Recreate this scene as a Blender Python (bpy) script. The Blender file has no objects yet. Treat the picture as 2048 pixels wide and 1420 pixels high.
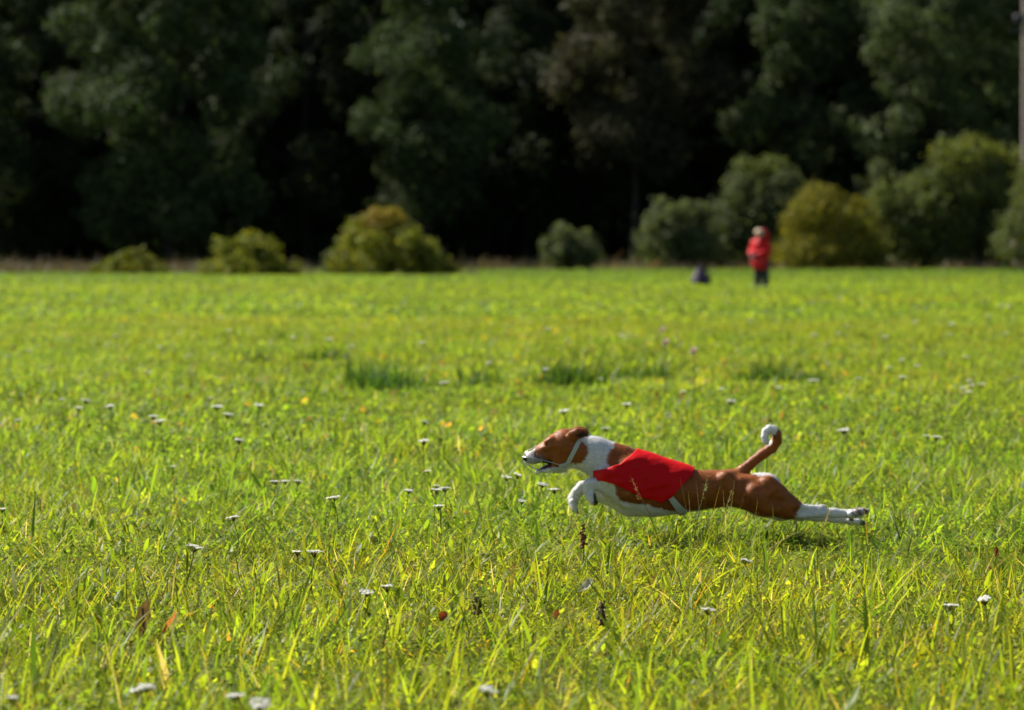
import bpy, math, random
import numpy as np
from mathutils import Vector

random.seed(7)
rng = np.random.default_rng(11)
S = bpy.context.scene
COL = S.collection

# ------------------------------------------------------------------ camera, world, sun, exposure
CAM_H, F_PX, HORIZON, DOG_D = 1.00, 7200.0, 503.0, 12.0
cam_d = bpy.data.cameras.new('camera')
cam = bpy.data.objects.new('camera', cam_d)
COL.objects.link(cam)
cam.location = (0, -DOG_D, CAM_H)
cam.rotation_euler = (math.radians(90), 0, 0)
cam_d.sensor_width = 36.0
cam_d.lens = F_PX / 2048.0 * 36.0
cam_d.shift_y = -(710.0 - HORIZON) / 2048.0
cam_d.clip_start = 0.5
cam_d.clip_end = 6000.0
cam_d.dof.use_dof = True
cam_d.dof.focus_distance = 10.6
cam_d.dof.aperture_fstop = 4.8
cam_d.dof.aperture_blades = 0
S.camera = cam

SUN_EL, SUN_SIDE = 45.0, 58.0            # degrees above the horizon; degrees left of straight ahead
el, sd = math.radians(SUN_EL), math.radians(SUN_SIDE)
to_sun = Vector((-math.sin(sd) * math.cos(el), math.cos(sd) * math.cos(el), math.sin(el)))
world = bpy.data.worlds.new('World')
S.world = world
world.use_nodes = True
wn = world.node_tree
bg = wn.nodes['Background']
sky = wn.nodes.new('ShaderNodeTexSky')
sky.sky_type = 'NISHITA'
sky.sun_disc = False
sky.sun_elevation = el
sky.sun_rotation = math.atan2(to_sun.x, to_sun.y)
wn.links.new(sky.outputs[0], bg.inputs[0])
bg.inputs[1].default_value = 0.055
sun_d = bpy.data.lights.new('sun', 'SUN')
sun_d.energy = 5.0
sun_d.angle = math.radians(0.5)
sun_d.color = (1.0, 0.94, 0.84)
sun = bpy.data.objects.new('sun', sun_d)
COL.objects.link(sun)
sun.location = (-40, 30, 60)
sun.rotation_euler = (-to_sun).to_track_quat('-Z', 'Y').to_euler()
S.view_settings.view_transform = 'Standard'
S.view_settings.look = 'None'
S.view_settings.exposure = 1.05
S.view_settings.gamma = 1.0
S.view_settings.use_curve_mapping = False
try:
    S.cycles.use_denoising = True
    S.cycles.max_bounces = 8
    S.cycles.transmission_bounces = 6
    S.cycles.diffuse_bounces = 4
    S.cycles.sample_clamp_indirect = 6.0
except Exception:
    pass

# ------------------------------------------------------------------ helpers
def gz(x, y):
    """gentle relief of the meadow"""
    x = np.asarray(x, float); y = np.asarray(y, float)
    w = np.clip((y + 12.0) / 3.0, 0, 1)
    g = 0.016 * np.sin(x * .9 + 0.5 * y) + 0.014 * np.sin(y * 1.05 - 0.5 * x + 1.0)
    return g * w * np.clip(1.6 - np.hypot(x - .6, y) / 400, 0.2, 1)

def depth_at(v, h=0.0):
    return F_PX * (CAM_H - h) / (v - HORIZON)

def spot(u, v, h=0.0):
    """world x, y of the ground under a thing of height h seen at photo pixel u, v"""
    d = depth_at(v, h)
    return (u - 1024.0) * d / F_PX, d - DOG_D

def at_depth(u, d):
    return (u - 1024.0) * d / F_PX, d - DOG_D

def tag(o, label=None, cat=None, group=None, kind=None):
    if label: o['label'] = label
    if cat: o['category'] = cat
    if group: o['group'] = group
    if kind: o['kind'] = kind
    return o

def empty(name, loc, label, cat, group=None, rz=0.0):
    o = bpy.data.objects.new(name, None)
    COL.objects.link(o)
    o.location = loc
    o.rotation_euler = (0, 0, rz)
    o.empty_display_size = 0.1
    return tag(o, label, cat, group)

def make_mesh(name, V, F, mat=None, colors=None, smooth=False):
    """F: (n,3) or (n,4) int array, or list of such arrays"""
    me = bpy.data.meshes.new(name)
    V = np.asarray(V, np.float32)
    if not isinstance(F, (list, tuple)): F = [F]
    F = [np.asarray(f, np.int32) for f in F if len(f)]
    me.vertices.add(len(V))
    me.vertices.foreach_set('co', V.ravel())
    loops = np.concatenate([f.ravel() for f in F])
    tot = np.concatenate([np.full(len(f), f.shape[1], np.int32) for f in F])
    start = np.concatenate([[0], np.cumsum(tot)[:-1]]).astype(np.int32)
    me.loops.add(len(loops))
    me.loops.foreach_set('vertex_index', loops)
    me.polygons.add(len(tot))
    me.polygons.foreach_set('loop_start', start)
    me.update(calc_edges=True)
    me.validate()
    if colors is not None:
        a = me.color_attributes.new('col', 'FLOAT_COLOR', 'POINT')
        c = np.ones((len(V), 4), np.float32)
        c[:, :3] = colors
        a.data.foreach_set('color', c.ravel())
    if smooth:
        me.polygons.foreach_set('use_smooth', np.ones(len(me.polygons), bool))
    if mat: me.materials.append(mat)
    return me

def link(name, me, parent=None, loc=(0, 0, 0)):
    o = bpy.data.objects.new(name, me)
    COL.objects.link(o)
    o.location = loc
    if parent: o.parent = parent
    return o

class Geo:
    """collects pieces of geometry into one mesh"""
    def __init__(s): s.V, s.T, s.Q, s.C, s.n = [], [], [], [], 0
    def add(s, V, F, c=(1, 1, 1)):
        V = np.asarray(V, float); F = np.asarray(F, int)
        (s.T if F.shape[1] == 3 else s.Q).append(F + s.n)
        s.V.append(V); s.n += len(V)
        c = np.asarray(c, float)
        s.C.append(np.tile(c, (len(V), 1)) if c.ndim == 1 else c)
    def mesh(s, name, mat, smooth=False):
        F = []
        if s.T: F.append(np.concatenate(s.T))
        if s.Q: F.append(np.concatenate(s.Q))
        return make_mesh(name, np.concatenate(s.V), F, mat, np.concatenate(s.C), smooth)

def tube(pts, radii, n=8, cap=True):
    pts = np.asarray(pts, float)
    radii = np.broadcast_to(np.asarray(radii, float), (len(pts),))
    V, F = [], []
    t = np.gradient(pts, axis=0)
    t /= np.linalg.norm(t, axis=1)[:, None] + 1e-12
    up = np.array([0, 0, 1.0]) if abs(t[0, 2]) < .9 else np.array([1.0, 0, 0])
    a = np.linspace(0, 2 * math.pi, n, endpoint=False)
    for i, p in enumerate(pts):
        u = np.cross(up, t[i]); u /= np.linalg.norm(u) + 1e-12
        w = np.cross(t[i], u); up = w
        V.append(p + radii[i] * (np.cos(a)[:, None] * u + np.sin(a)[:, None] * w))
    V = np.concatenate(V)
    for i in range(len(pts) - 1):
        for j in range(n):
            k = (j + 1) % n
            F.append((i * n + j, i * n + k, (i + 1) * n + k, (i + 1) * n + j))
    if cap:
        V = np.concatenate([V, pts[:1], pts[-1:]])
        b = len(pts) * n; l = (len(pts) - 1) * n
        for j in range(n):
            k = (j + 1) % n
            F.append((b, k, j, j)); F.append((b + 1, l + j, l + k, l + k))
    return V, np.array(F)

def fix_tri(F):
    """split quads with a repeated last vertex into triangles"""
    q = F[F[:, 2] != F[:, 3]]; t = F[F[:, 2] == F[:, 3]][:, :3]
    return q, t

def add_tube(g, pts, radii, c=(1, 1, 1), n=8):
    V, F = tube(pts, radii, n)
    q, t = fix_tri(F)
    base = g.n
    g.add(V, q, c)
    if len(t): g.T.append(t + base)

def ball(c, r, nu=14, nv=9, sq=(1, 1, 1)):
    V = []
    for i in range(nv + 1):
        th = math.pi * i / nv
        for j in range(nu):
            ph = 2 * math.pi * j / nu
            V.append((c[0] + r * sq[0] * math.sin(th) * math.cos(ph), c[1] + r * sq[1] * math.sin(th) * math.sin(ph), c[2] + r * sq[2] * math.cos(th)))
    F = []
    for i in range(nv):
        for j in range(nu):
            k = (j + 1) % nu
            F.append((i * nu + j, (i + 1) * nu + j, (i + 1) * nu + k, i * nu + k))
    return np.array(V), np.array(F)

# ---- distance fields and their surface
class Field:
    def __init__(s, lo, hi, h):
        s.lo, s.h = np.array(lo, float), h
        s.n = np.ceil((np.array(hi) - s.lo) / h).astype(int) + 1
        s.F = np.full(s.n, 0.08, np.float32)
    def _win(s, lo, hi):
        a = np.clip(np.floor((lo - s.lo) / s.h).astype(int), 0, s.n)
        b = np.clip(np.ceil((hi - s.lo) / s.h).astype(int) + 1, 0, s.n)
        sl = tuple(slice(i, j) for i, j in zip(a, b))
        ax = [s.lo[i] + s.h * np.arange(a[i], b[i]) for i in range(3)]
        return sl, np.meshgrid(*ax, indexing='ij')
    def _blend(s, sl, d, k, cut=False):
        A = s.F[sl]; d = d.astype(np.float32)
        if cut:
            d = -d                                         # rounded hollow
            hh = np.clip(0.5 + 0.5 * (A - d) / k, 0, 1)
            s.F[sl] = d * (1 - hh) + A * hh + k * hh * (1 - hh)
        else:
            hh = np.clip(0.5 + 0.5 * (A - d) / k, 0, 1)
            s.F[sl] = A * (1 - hh) + d * hh - k * hh * (1 - hh)
    def cone(s, a, b, ra, rb, k=0.012, sy=1.0, cut=False):
        a = np.array(a, float); b = np.array(b, float)
        m = max(ra, rb) * max(1, sy) + k + 0.03
        sl, (X, Y, Z) = s._win(np.minimum(a, b) - m, np.maximum(a, b) + m)
        ba = b - a; ba_s = ba * np.array([1, 1 / sy, 1])
        L = max(ba_s @ ba_s, 1e-12)
        px, py, pz = X - a[0], (Y - a[1]) / sy, Z - a[2]
        t = np.clip((px * ba_s[0] + py * ba_s[1] + pz * ba_s[2]) / L, 0, 1)
        d = np.sqrt((px - t * ba_s[0]) ** 2 + (py - t * ba_s[1]) ** 2 + (pz - t * ba_s[2]) ** 2) - (ra + (rb - ra) * t)
        s._blend(sl, d * min(1, sy), k, cut)
    def surface(s, iso=0.0):
        F = s.F - iso
        sg = F < 0
        n = s.n
        c = np.zeros(n - 1, np.int8)
        for i in (0, 1):
            for j in (0, 1):
                for k in (0, 1):
                    c += sg[i:n[0] - 1 + i, j:n[1] - 1 + j, k:n[2] - 1 + k]
        act = (c > 0) & (c < 8)
        idx = np.argwhere(act)
        num = np.full(n - 1, -1, np.int64)
        num[act] = np.arange(len(idx))
        acc = np.zeros((len(idx), 3)); cnt = np.zeros(len(idx))
        for ax in range(3):
            o1, o2 = [q for q in range(3) if q != ax]
            for p in (0, 1):
                for q in (0, 1):
                    A = idx.copy(); A[:, o1] += p; A[:, o2] += q
                    B = A.copy(); B[:, ax] += 1
                    fa = F[A[:, 0], A[:, 1], A[:, 2]]; fb = F[B[:, 0], B[:, 1], B[:, 2]]
                    m = (fa < 0) != (fb < 0)
                    t = np.where(m, fa / np.where(m, fa - fb, 1), 0)
                    P = (A - idx).astype(float); P[:, ax] += t
                    acc[m] += P[m]; cnt[m] += 1
        V = s.lo + s.h * (idx + acc / cnt[:, None])
        quads = []
        for ax in range(3):
            o1, o2 = (ax + 1) % 3, (ax + 2) % 3
            sa = [slice(None)] * 3; sb = [slice(None)] * 3
            sa[ax] = slice(0, n[ax] - 1); sb[ax] = slice(1, n[ax])
            ch = sg[tuple(sa)] != sg[tuple(sb)]
            E = np.argwhere(ch)
            ok = (E[:, o1] > 0) & (E[:, o2] > 0) & (E[:, o1] < n[o1] - 1) & (E[:, o2] < n[o2] - 1)
            E = E[ok]
            ins = sg[E[:, 0], E[:, 1], E[:, 2]]
            def cell(d1, d2):
                A = E.copy(); A[:, o1] -= d1; A[:, o2] -= d2
                return num[A[:, 0], A[:, 1], A[:, 2]]
            Q = np.stack([cell(1, 1), cell(0, 1), cell(0, 0), cell(1, 0)], 1)
            Q[~ins] = Q[~ins][:, ::-1]
            quads.append(Q)
        return V, np.concatenate(quads)

def smooth_v(V, F, it=2, lam=0.5, keep=None):
    e = np.concatenate([F[:, [0, 1]], F[:, [1, 2]], F[:, [2, 3]], F[:, [3, 0]]])
    e = np.unique(np.sort(e, 1), axis=0)
    deg = np.bincount(e.ravel(), minlength=len(V)).astype(float)
    for _ in range(it):
        A = np.zeros_like(V)
        for ax in range(3):
            A[:, ax] = np.bincount(e[:, 0], V[e[:, 1], ax], len(V)) + np.bincount(e[:, 1], V[e[:, 0], ax], len(V))
        N = V + lam * (A / np.maximum(deg, 1)[:, None] - V)
        if keep is not None: N[keep] = V[keep]
        V = N
    return V

def in_poly(x, y, poly):
    poly = np.asarray(poly, float)
    r = np.zeros(len(x), bool)
    j = len(poly) - 1
    for i in range(len(poly)):
        xi, yi = poly[i]; xj, yj = poly[j]
        c = ((yi > y) != (yj > y)) & (x < (xj - xi) * (y - yi) / (yj - yi + 1e-12) + xi)
        r ^= c
        j = i
    return r

def edge_snap(x, y, poly):
    poly = np.asarray(poly, float)
    best = np.full(len(x), 1e9); bx = x.copy(); by = y.copy()
    for i in range(len(poly)):
        a = poly[i]; b = poly[(i + 1) % len(poly)]; d = b - a
        t = np.clip(((x - a[0]) * d[0] + (y - a[1]) * d[1]) / (d @ d), 0, 1)
        qx, qy = a[0] + t * d[0], a[1] + t * d[1]
        dd = np.hypot(qx - x, qy - y)
        m = dd < best
        best[m] = dd[m]; bx[m] = qx[m]; by[m] = qy[m]
    return bx, by, best

# ------------------------------------------------------------------ materials
def mat_new(name):
    m = bpy.data.materials.new(name); m.use_nodes = True
    nt = m.node_tree
    return m, nt, nt.nodes['Principled BSDF'], nt.nodes['Material Output']

def plain(name, col, rough=0.6, noise=0.15, scale=30.0, bump=0.0, metal=0.0, sheen=0.0, spec=0.5):
    m, nt, b, out = mat_new(name)
    tc = nt.nodes.new('ShaderNodeTexCoord')
    n = nt.nodes.new('ShaderNodeTexNoise'); n.inputs['Scale'].default_value = scale; n.inputs['Detail'].default_value = 5
    nt.links.new(tc.outputs['Object'], n.inputs['Vector'])
    mx = nt.nodes.new('ShaderNodeMix'); mx.data_type = 'RGBA'
    mx.inputs[6].default_value = (*[c * (1 - noise) for c in col], 1)
    mx.inputs[7].default_value = (*[min(1, c * (1 + noise)) for c in col], 1)
    nt.links.new(n.outputs[0], mx.inputs[0]); nt.links.new(mx.outputs[2], b.inputs['Base Color'])
    b.inputs['Roughness'].default_value = rough
    b.inputs['Metallic'].default_value = metal
    b.inputs['Specular IOR Level'].default_value = spec
    if sheen: b.inputs['Sheen Weight'].default_value = sheen
    if bump:
        bp = nt.nodes.new('ShaderNodeBump'); bp.inputs['Strength'].default_value = bump; bp.inputs['Distance'].default_value = 0.004
        nt.links.new(n.outputs[0], bp.inputs['Height']); nt.links.new(bp.outputs[0], b.inputs['Normal'])
    return m

def foliage(name, trans=0.5, tcol=(1.3, 1.25, 0.6), rough=0.5, spec=0.35, patch=None, rand=0.25):
    """leaves: vertex colour, varied per copy and over the ground, part of the light passing through"""
    m, nt, b, out = mat_new(name)
    L = nt.links.new
    at = nt.nodes.new('ShaderNodeAttribute'); at.attribute_name = 'col'
    oi = nt.nodes.new('ShaderNodeObjectInfo')
    hs = nt.nodes.new('ShaderNodeHueSaturation')
    mr = nt.nodes.new('ShaderNodeMapRange'); mr.inputs[3].default_value = 1 - rand; mr.inputs[4].default_value = 1 + rand
    L(oi.outputs['Random'], mr.inputs[0]); L(mr.outputs[0], hs.inputs['Value'])
    L(at.outputs['Color'], hs.inputs['Color'])
    col = hs.outputs[0]
    if patch:
        geo = nt.nodes.new('ShaderNodeNewGeometry')
        for sc, tint, lo, hi in patch:
            n = nt.nodes.new('ShaderNodeTexNoise'); n.inputs['Scale'].default_value = sc; n.inputs['Detail'].default_value = 3
            L(geo.outputs['Position'], n.inputs['Vector'])
            r = nt.nodes.new('ShaderNodeMapRange'); r.inputs[1].default_value = lo; r.inputs[2].default_value = hi
            L(n.outputs[0], r.inputs[0])
            mul = nt.nodes.new('ShaderNodeMix'); mul.data_type = 'RGBA'; mul.blend_type = 'MULTIPLY'
            mul.inputs[7].default_value = (*tint, 1)
            L(r.outputs[0], mul.inputs[0]); L(col, mul.inputs[6])
            col = mul.outputs[2]
    L(col, b.inputs['Base Color'])
    b.inputs['Roughness'].default_value = rough
    b.inputs['Specular IOR Level'].default_value = spec
    tl = nt.nodes.new('ShaderNodeBsdfTranslucent')
    mt = nt.nodes.new('ShaderNodeMix'); mt.data_type = 'RGBA'; mt.blend_type = 'MULTIPLY'
    mt.inputs[0].default_value = 1.0; mt.inputs[7].default_value = (*tcol, 1)
    L(col, mt.inputs[6]); L(mt.outputs[2], tl.inputs[0])
    ms = nt.nodes.new('ShaderNodeMixShader'); ms.inputs[0].default_value = trans
    L(b.outputs[0], ms.inputs[1]); L(tl.outputs[0], ms.inputs[2]); L(ms.outputs[0], out.inputs[0])
    return m

M_grass = foliage('grass_blades', 0.62, (1.72, 1.72, 0.7), 0.45, 0.24,
                  [(0.05, (1.16, 1.0, 0.85), 0.42, 0.62), (0.35, (1.14, 1.0, 0.85), 0.42, 0.68), (1.1, (0.72, 0.84, 0.9), 0.48, 0.74)], 0.14)
M_leaf = foliage('tree_leaves', 0.32, (1.15, 1.2, 0.65), 0.7, 0.12, None, 0.12)
M_bush = foliage('bush_leaves', 0.4, (1.35, 1.3, 0.55), 0.65, 0.12, None, 0.12)
M_dry = foliage('dry_grass', 0.35, (1.2, 1.1, 0.8), 0.6, 0.3, None, 0.25)
M_bark = plain('bark', (0.028, 0.024, 0.020), 0.9, 0.4, 6.0, 0.6)
M_flower = foliage('petals', 0.5, (1.0, 1.0, 0.97), 0.6, 0.2, None, 0.06)

# ------------------------------------------------------------------ ground: one sheet to the horizon
gx = np.concatenate([-np.geomspace(3000, 40, 14), np.linspace(-36, -9, 19), np.linspace(-8.6, 8.6, 60), np.linspace(9, 36, 19), np.geomspace(40, 3000, 14)])
gy = np.concatenate([-np.geomspace(2000, 20, 10), np.linspace(-18, 40, 150), np.geomspace(41, 4000, 60)])
GX, GY = np.meshgrid(gx, gy, indexing='ij')
nV = np.stack([GX, GY, gz(GX, GY)], -1).reshape(-1, 3)
ii, jj = np.meshgrid(np.arange(len(gx) - 1), np.arange(len(gy) - 1), indexing='ij')
q = (ii * len(gy) + jj).ravel()
gF = np.stack([q, q + len(gy), q + len(gy) + 1, q + 1], 1)
m_gr, nt, b, _ = mat_new('meadow_soil')
tc = nt.nodes.new('ShaderNodeNewGeometry')
n1 = nt.nodes.new('ShaderNodeTexNoise'); n1.inputs['Scale'].default_value = 9; n1.inputs['Detail'].default_value = 8
n2 = nt.nodes.new('ShaderNodeTexNoise'); n2.inputs['Scale'].default_value = 0.15; n2.inputs['Detail'].default_value = 4
cr = nt.nodes.new('ShaderNodeValToRGB')
cr.color_ramp.elements[0].position = 0.35; cr.color_ramp.elements[0].color = (0.06, 0.085, 0.015, 1)
cr.color_ramp.elements[1].position = 0.7; cr.color_ramp.elements[1].color = (0.13, 0.17, 0.03, 1)
mx = nt.nodes.new('ShaderNodeMix'); mx.data_type = 'RGBA'; mx.blend_type = 'MULTIPLY'; mx.inputs[7].default_value = (1.2, 1.0, 0.8, 1)
nt.links.new(tc.outputs['Position'], n1.inputs['Vector']); nt.links.new(tc.outputs['Position'], n2.inputs['Vector'])
nt.links.new(n1.outputs[0], cr.inputs[0]); nt.links.new(cr.outputs[0], mx.inputs[6]); nt.links.new(n2.outputs[0], mx.inputs[0])
nt.links.new(mx.outputs[2], b.inputs['Base Color']); b.inputs['Roughness'].default_value = 0.95
bp = nt.nodes.new('ShaderNodeBump'); bp.inputs['Strength'].default_value = 0.8; bp.inputs['Distance'].default_value = 0.05
nt.links.new(n1.outputs[0], bp.inputs['Height']); nt.links.new(bp.outputs[0], b.inputs['Normal'])
tag(link('ground', make_mesh('ground', nV, gF, m_gr, smooth=True)), 'flat meadow ground under the grass', None, None, 'structure')

# ------------------------------------------------------------------ grass: patches of blades, instanced over the field
PAL = np.array([(0.146, 0.216, 0.020), (0.174, 0.232, 0.022), (0.108, 0.184, 0.020), (0.210, 0.240, 0.028), (0.060, 0.120, 0.02), (0.26, 0.215, 0.03), (0.30, 0.17, 0.03), (0.33, 0.30, 0.17)])
PW = np.array([.30, .26, .15, .13, .06, .05, .017, .04])

def blades(n, size, L, W, lean, seg=3, pal=PAL, pw=PW, r=rng, wind=0.25, curl=0.9):
    """n curved tapering blades; returns V, quads, colours"""
    x = r.uniform(-size / 2, size / 2, n); y = r.uniform(-size / 2, size / 2, n)
    k = max(1, n // 7)                                    # blades grow in little tufts
    tx = r.uniform(-size / 2, size / 2, k); ty = r.uniform(-size / 2, size / 2, k)
    w = r.random(n) < 0.65; ti = r.integers(0, k, n)
    x[w] = tx[ti[w]] + r.normal(0, .012, w.sum()); y[w] = ty[ti[w]] + r.normal(0, .012, w.sum())
    az = r.uniform(0, 2 * math.pi, n)
    ln = L * np.exp(r.normal(0, .3, n)); wd = W * np.exp(r.normal(0, .38, n))
    th = np.abs(r.normal(lean, 0.3, n)); cu = r.uniform(0.1, curl, n)
    face = az + math.pi / 2 + r.normal(0, .5, n)
    sx, sy_ = np.cos(face), np.sin(face)
    V = np.zeros((n, (seg + 1) * 2, 3))
    px, py, pz = x.copy(), y.copy(), np.full(n, -0.01)
    for i in range(seg + 1):
        t = i / seg
        w_ = wd * 0.5 * np.array([0.75, 1.0, 0.75, 0.08])[i] if seg == 3 else wd * .5 * (1 - t * .92)
        V[:, 2 * i] = np.stack([px - sx * w_, py - sy_ * w_, pz], 1)
        V[:, 2 * i + 1] = np.stack([px + sx * w_, py + sy_ * w_, pz], 1)
        a = np.minimum(th + cu * (t + .5 / seg), 2.0)
        st = ln / seg
        px = px + st * np.sin(a) * np.cos(az) + wind * .1 * st
        py = py + st * np.sin(a) * np.sin(az)
        pz = pz + st * np.cos(a)
    base = (np.arange(n) * (seg + 1) * 2)[:, None]
    F = np.concatenate([base + np.array([2 * i, 2 * i + 1, 2 * i + 3, 2 * i + 2]) for i in range(seg)])
    c = pal[r.choice(len(pal), n, p=pw / pw.sum())] * np.exp(r.normal(0, .16, (n, 1)))
    C = np.repeat(c, (seg + 1) * 2, axis=0)
    return V.reshape(-1, 3), F, C

def leaves_flat(n, size, L, W, h, tilt, pal, r=rng):
    """broad little leaves (clover, plantain): six-sided, bent along the rib"""
    c0 = np.stack([r.uniform(-size / 2, size / 2, n), r.uniform(-size / 2, size / 2, n), h * r.uniform(.4, 1.1, n)], 1)
    az = r.uniform(0, 2 * math.pi, n); el_ = r.normal(tilt, .35, n)
    d = np.stack([np.cos(az) * np.cos(el_), np.sin(az) * np.cos(el_), np.sin(el_)], 1)
    s = np.stack([-np.sin(az), np.cos(az), np.zeros(n)], 1); nn = np.cross(d, s)
    l = (L * np.exp(r.normal(0, .25, n)))[:, None]; w = (W * np.exp(r.normal(0, .25, n)))[:, None]
    V = np.stack([c0, c0 + d * l * .45 + s * w * .5 - nn * w * .18, c0 + d * l * .85 + s * w * .34 - nn * w * .25, c0 + d * l - nn * l * .1,
                  c0 + d * l * .85 - s * w * .34 - nn * w * .25, c0 + d * l * .45 - s * w * .5 - nn * w * .18, c0 + d * l * .5], 1)
    b = (np.arange(n) * 7)[:, None]
    F = np.concatenate([b + np.array(t) for t in ([0, 1, 6], [1, 2, 6], [2, 3, 6], [3, 4, 6], [4, 5, 6], [5, 0, 6])])
    c = pal[r.integers(0, len(pal), n)] * np.exp(r.normal(0, .2, (n, 1)))
    return V.reshape(-1, 3), F, np.repeat(c, 7, axis=0)

BROAD = np.array([(0.144, 0.218, 0.020), (0.170, 0.234, 0.022), (0.112, 0.194, 0.022), (0.200, 0.240, 0.028), (0.13, 0.21, 0.018)])
GREEN = np.array([(0.082, 0.150, 0.020), (0.100, 0.165, 0.020), (0.070, 0.132, 0.018)])
BRN = np.array([(0.30, 0.16, 0.03), (0.20, 0.10, 0.03), (0.35, 0.25, 0.05), (0.10, 0.06, 0.03)])
grass_src = bpy.data.collections.new('grass_sources')

def patch(idx, build):
    g = Geo(); build(g)
    o = bpy.data.objects.new('patch_%03d' % idx, g.mesh('patch_%03d' % idx, M_grass))
    grass_src.objects.link(o)

def near_patch(g):
    m = rng.uniform(.6, 1.5, 6)
    g.add(*blades(int(800 * m[0]), .5, .078, .0026, .70, curl=1.5))
    g.add(*blades(int(420 * m[1]), .5, .064, .0042, .85, curl=1.6))
    g.add(*blades(int(34 * m[2]), .5, .12, .0066, .4, pal=PAL[:5], pw=PW[:5]))
    g.add(*blades(14, .5, .13, .003, .9, pal=PAL[5:], pw=np.array([.4, .1, .7]), curl=.5))
    g.add(*leaves_flat(int(220 * m[3]), .5, .016, .014, .055, .15, BROAD))
    g.add(*leaves_flat(int(18 * m[4]), .5, .052, .014, .03, .6, BROAD))
    g.add(*leaves_flat(int(3 * m[5]), .5, .040, .014, .04, .4, BRN))
def mid_patch(g):
    m = rng.uniform(.6, 1.5, 4)
    g.add(*blades(int(2200 * m[0]), 1.0, .074, .0050, .6, curl=1.3))
    g.add(*blades(int(80 * m[1]), 1.0, .11, .009, .4, pal=PAL[:5], pw=PW[:5]))
    g.add(*leaves_flat(int(900 * m[2]), 1.0, .024, .022, .06, .25, BROAD))
    g.add(*leaves_flat(int(25 * m[3]), 1.0, .045, .016, .04, .6, BROAD))
    g.add(*leaves_flat(6, 1.0, .05, .03, .05, .5, BRN))
def far_patch(g):
    g.add(*blades(2600, 3.0, .065, .022, .8, seg=2, pal=PAL[:4], pw=PW[:4]))
    g.add(*leaves_flat(2600, 3.0, .055, .055, .06, .2, BROAD))
def far_green_patch(g):
    g.add(*blades(1500, 3.0, .065, .030, .8, seg=2, pal=GREEN, pw=np.ones(3)))
    g.add(*leaves_flat(2200, 3.0, .06, .06, .06, .2, GREEN))
def long_patch(g):
    g.add(*blades(int(rng.uniform(40, 170)), .5, .135, .0038, .75, pal=PAL[:5], pw=PW[:5]))
    g.add(*blades(4, .5, .14, .0080, .6, pal=PAL[:5], pw=PW[:5]))
    g.add(*blades(9, .5, .18, .0022, .8, pal=PAL[5:], pw=np.array([.4, .1, .7]), curl=.4))
def tall_patch(g):
    g.add(*blades(700, 1.0, .17, .009, .45, pal=PAL[[0, 2, 4, 1]], pw=np.array([.4, .25, .2, .15])))
    g.add(*leaves_flat(260, 1.0, .05, .035, .12, .4, BROAD))
kinds = [near_patch] * 14 + [mid_patch] * 8 + [far_patch] * 5 + [tall_patch] * 4 + [far_green_patch] * 4 + [long_patch] * 8
for i, k in enumerate(kinds): patch(i, k)

pts, var, rot, scl = [], [], [], []
def scatter(y0, y1, size, dens, v0, v1, s0, s1, keep=None, margin=1.8):
    d0, d1 = y0 + DOG_D, y1 + DOG_D
    hw = d1 * 1024 / F_PX + margin + size
    st = size / math.sqrt(dens)
    X, Y = np.meshgrid(np.arange(-hw, hw, st), np.arange(y0, y1, st))
    x = X.ravel() + rng.uniform(-.45, .45, X.size) * st; y = Y.ravel() + rng.uniform(-.45, .45, X.size) * st
    ok = np.abs(x) < (y + DOG_D) * 1024 / F_PX + margin + size * .6
    if keep is not None: ok &= keep(x, y)
    x, y = x[ok], y[ok]
    n = len(x)
    pts.append(np.stack([x, y, gz(x, y)], 1))
    var.append(rng.integers(v0, v1, n))
    rot.append(np.stack([np.zeros(n), np.zeros(n), rng.uniform(0, 2 * math.pi, n)], 1))
    hgt = 1 + .22 * np.sin(x * 2.3 + y * 1.1) * np.sin(y * 1.9 - x * .8)
    s = rng.uniform(s0, s1, n) * hgt
    s *= np.where((x > -.3) & (x < 1.7) & (y > -1.25) & (y < .35), .9, 1)      # kept shorter around the dog so its cast shadow shows
    scl.append(np.stack([np.full(n, 1.05), np.full(n, 1.05), s], 1))
scatter(-5.2, -1.5, .5, 2.3, 0, 14, .9, 1.3)
scatter(-1.5, .6, .5, 2.0, 0, 14, .75, 1.0)
scatter(.6, 6.0, .5, 1.7, 0, 14, .75, 1.1)
scatter(5.6, 40, 1.0, 1.9, 14, 22, .7, 1.1)
scatter(38, 128, 3.0, 2.0, 22, 27, .7, 1.1, margin=5)
scatter(98, 205, 3.0, 2.0, 31, 35, .7, 1.1, margin=5)
scatter(-5.2, -1.3, .5, .9, 35, 43, .7, 1.1)
scatter(.9, 6, .5, .5, 35, 43, .6, .9)
for gx_, gy_, gs_ in ((.66, -.40, 1.25), (.76, -.5, 1.15)):     # taller blades before the belly and thigh of the dog
    pts.append(np.array([[gx_, gy_, float(gz(gx_, gy_))]])); var.append(rng.integers(35, 43, 1)); rot.append(np.array([[0, 0, gx_ * 9]])); scl.append(np.array([[.4, .4, gs_]]))
band = lambda x, y: (np.sin(x * 1.9 + y * .7) + np.sin(x * .8 - y * .35 + 2)) > .75
scatter(11, 30, 1.0, .25, 27, 31, .45, .75, keep=band)

pc = np.concatenate(pts)
me = bpy.data.meshes.new('grass')
me.vertices.add(len(pc)); me.vertices.foreach_set('co', pc.astype(np.float32).ravel())
a = me.attributes.new('variant', 'INT', 'POINT'); a.data.foreach_set('value', np.concatenate(var).astype(np.int32))
a = me.attributes.new('rot', 'FLOAT_VECTOR', 'POINT'); a.data.foreach_set('vector', np.concatenate(rot).astype(np.float32).ravel())
a = me.attributes.new('scl', 'FLOAT_VECTOR', 'POINT'); a.data.foreach_set('vector', np.concatenate(scl).astype(np.float32).ravel())

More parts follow.
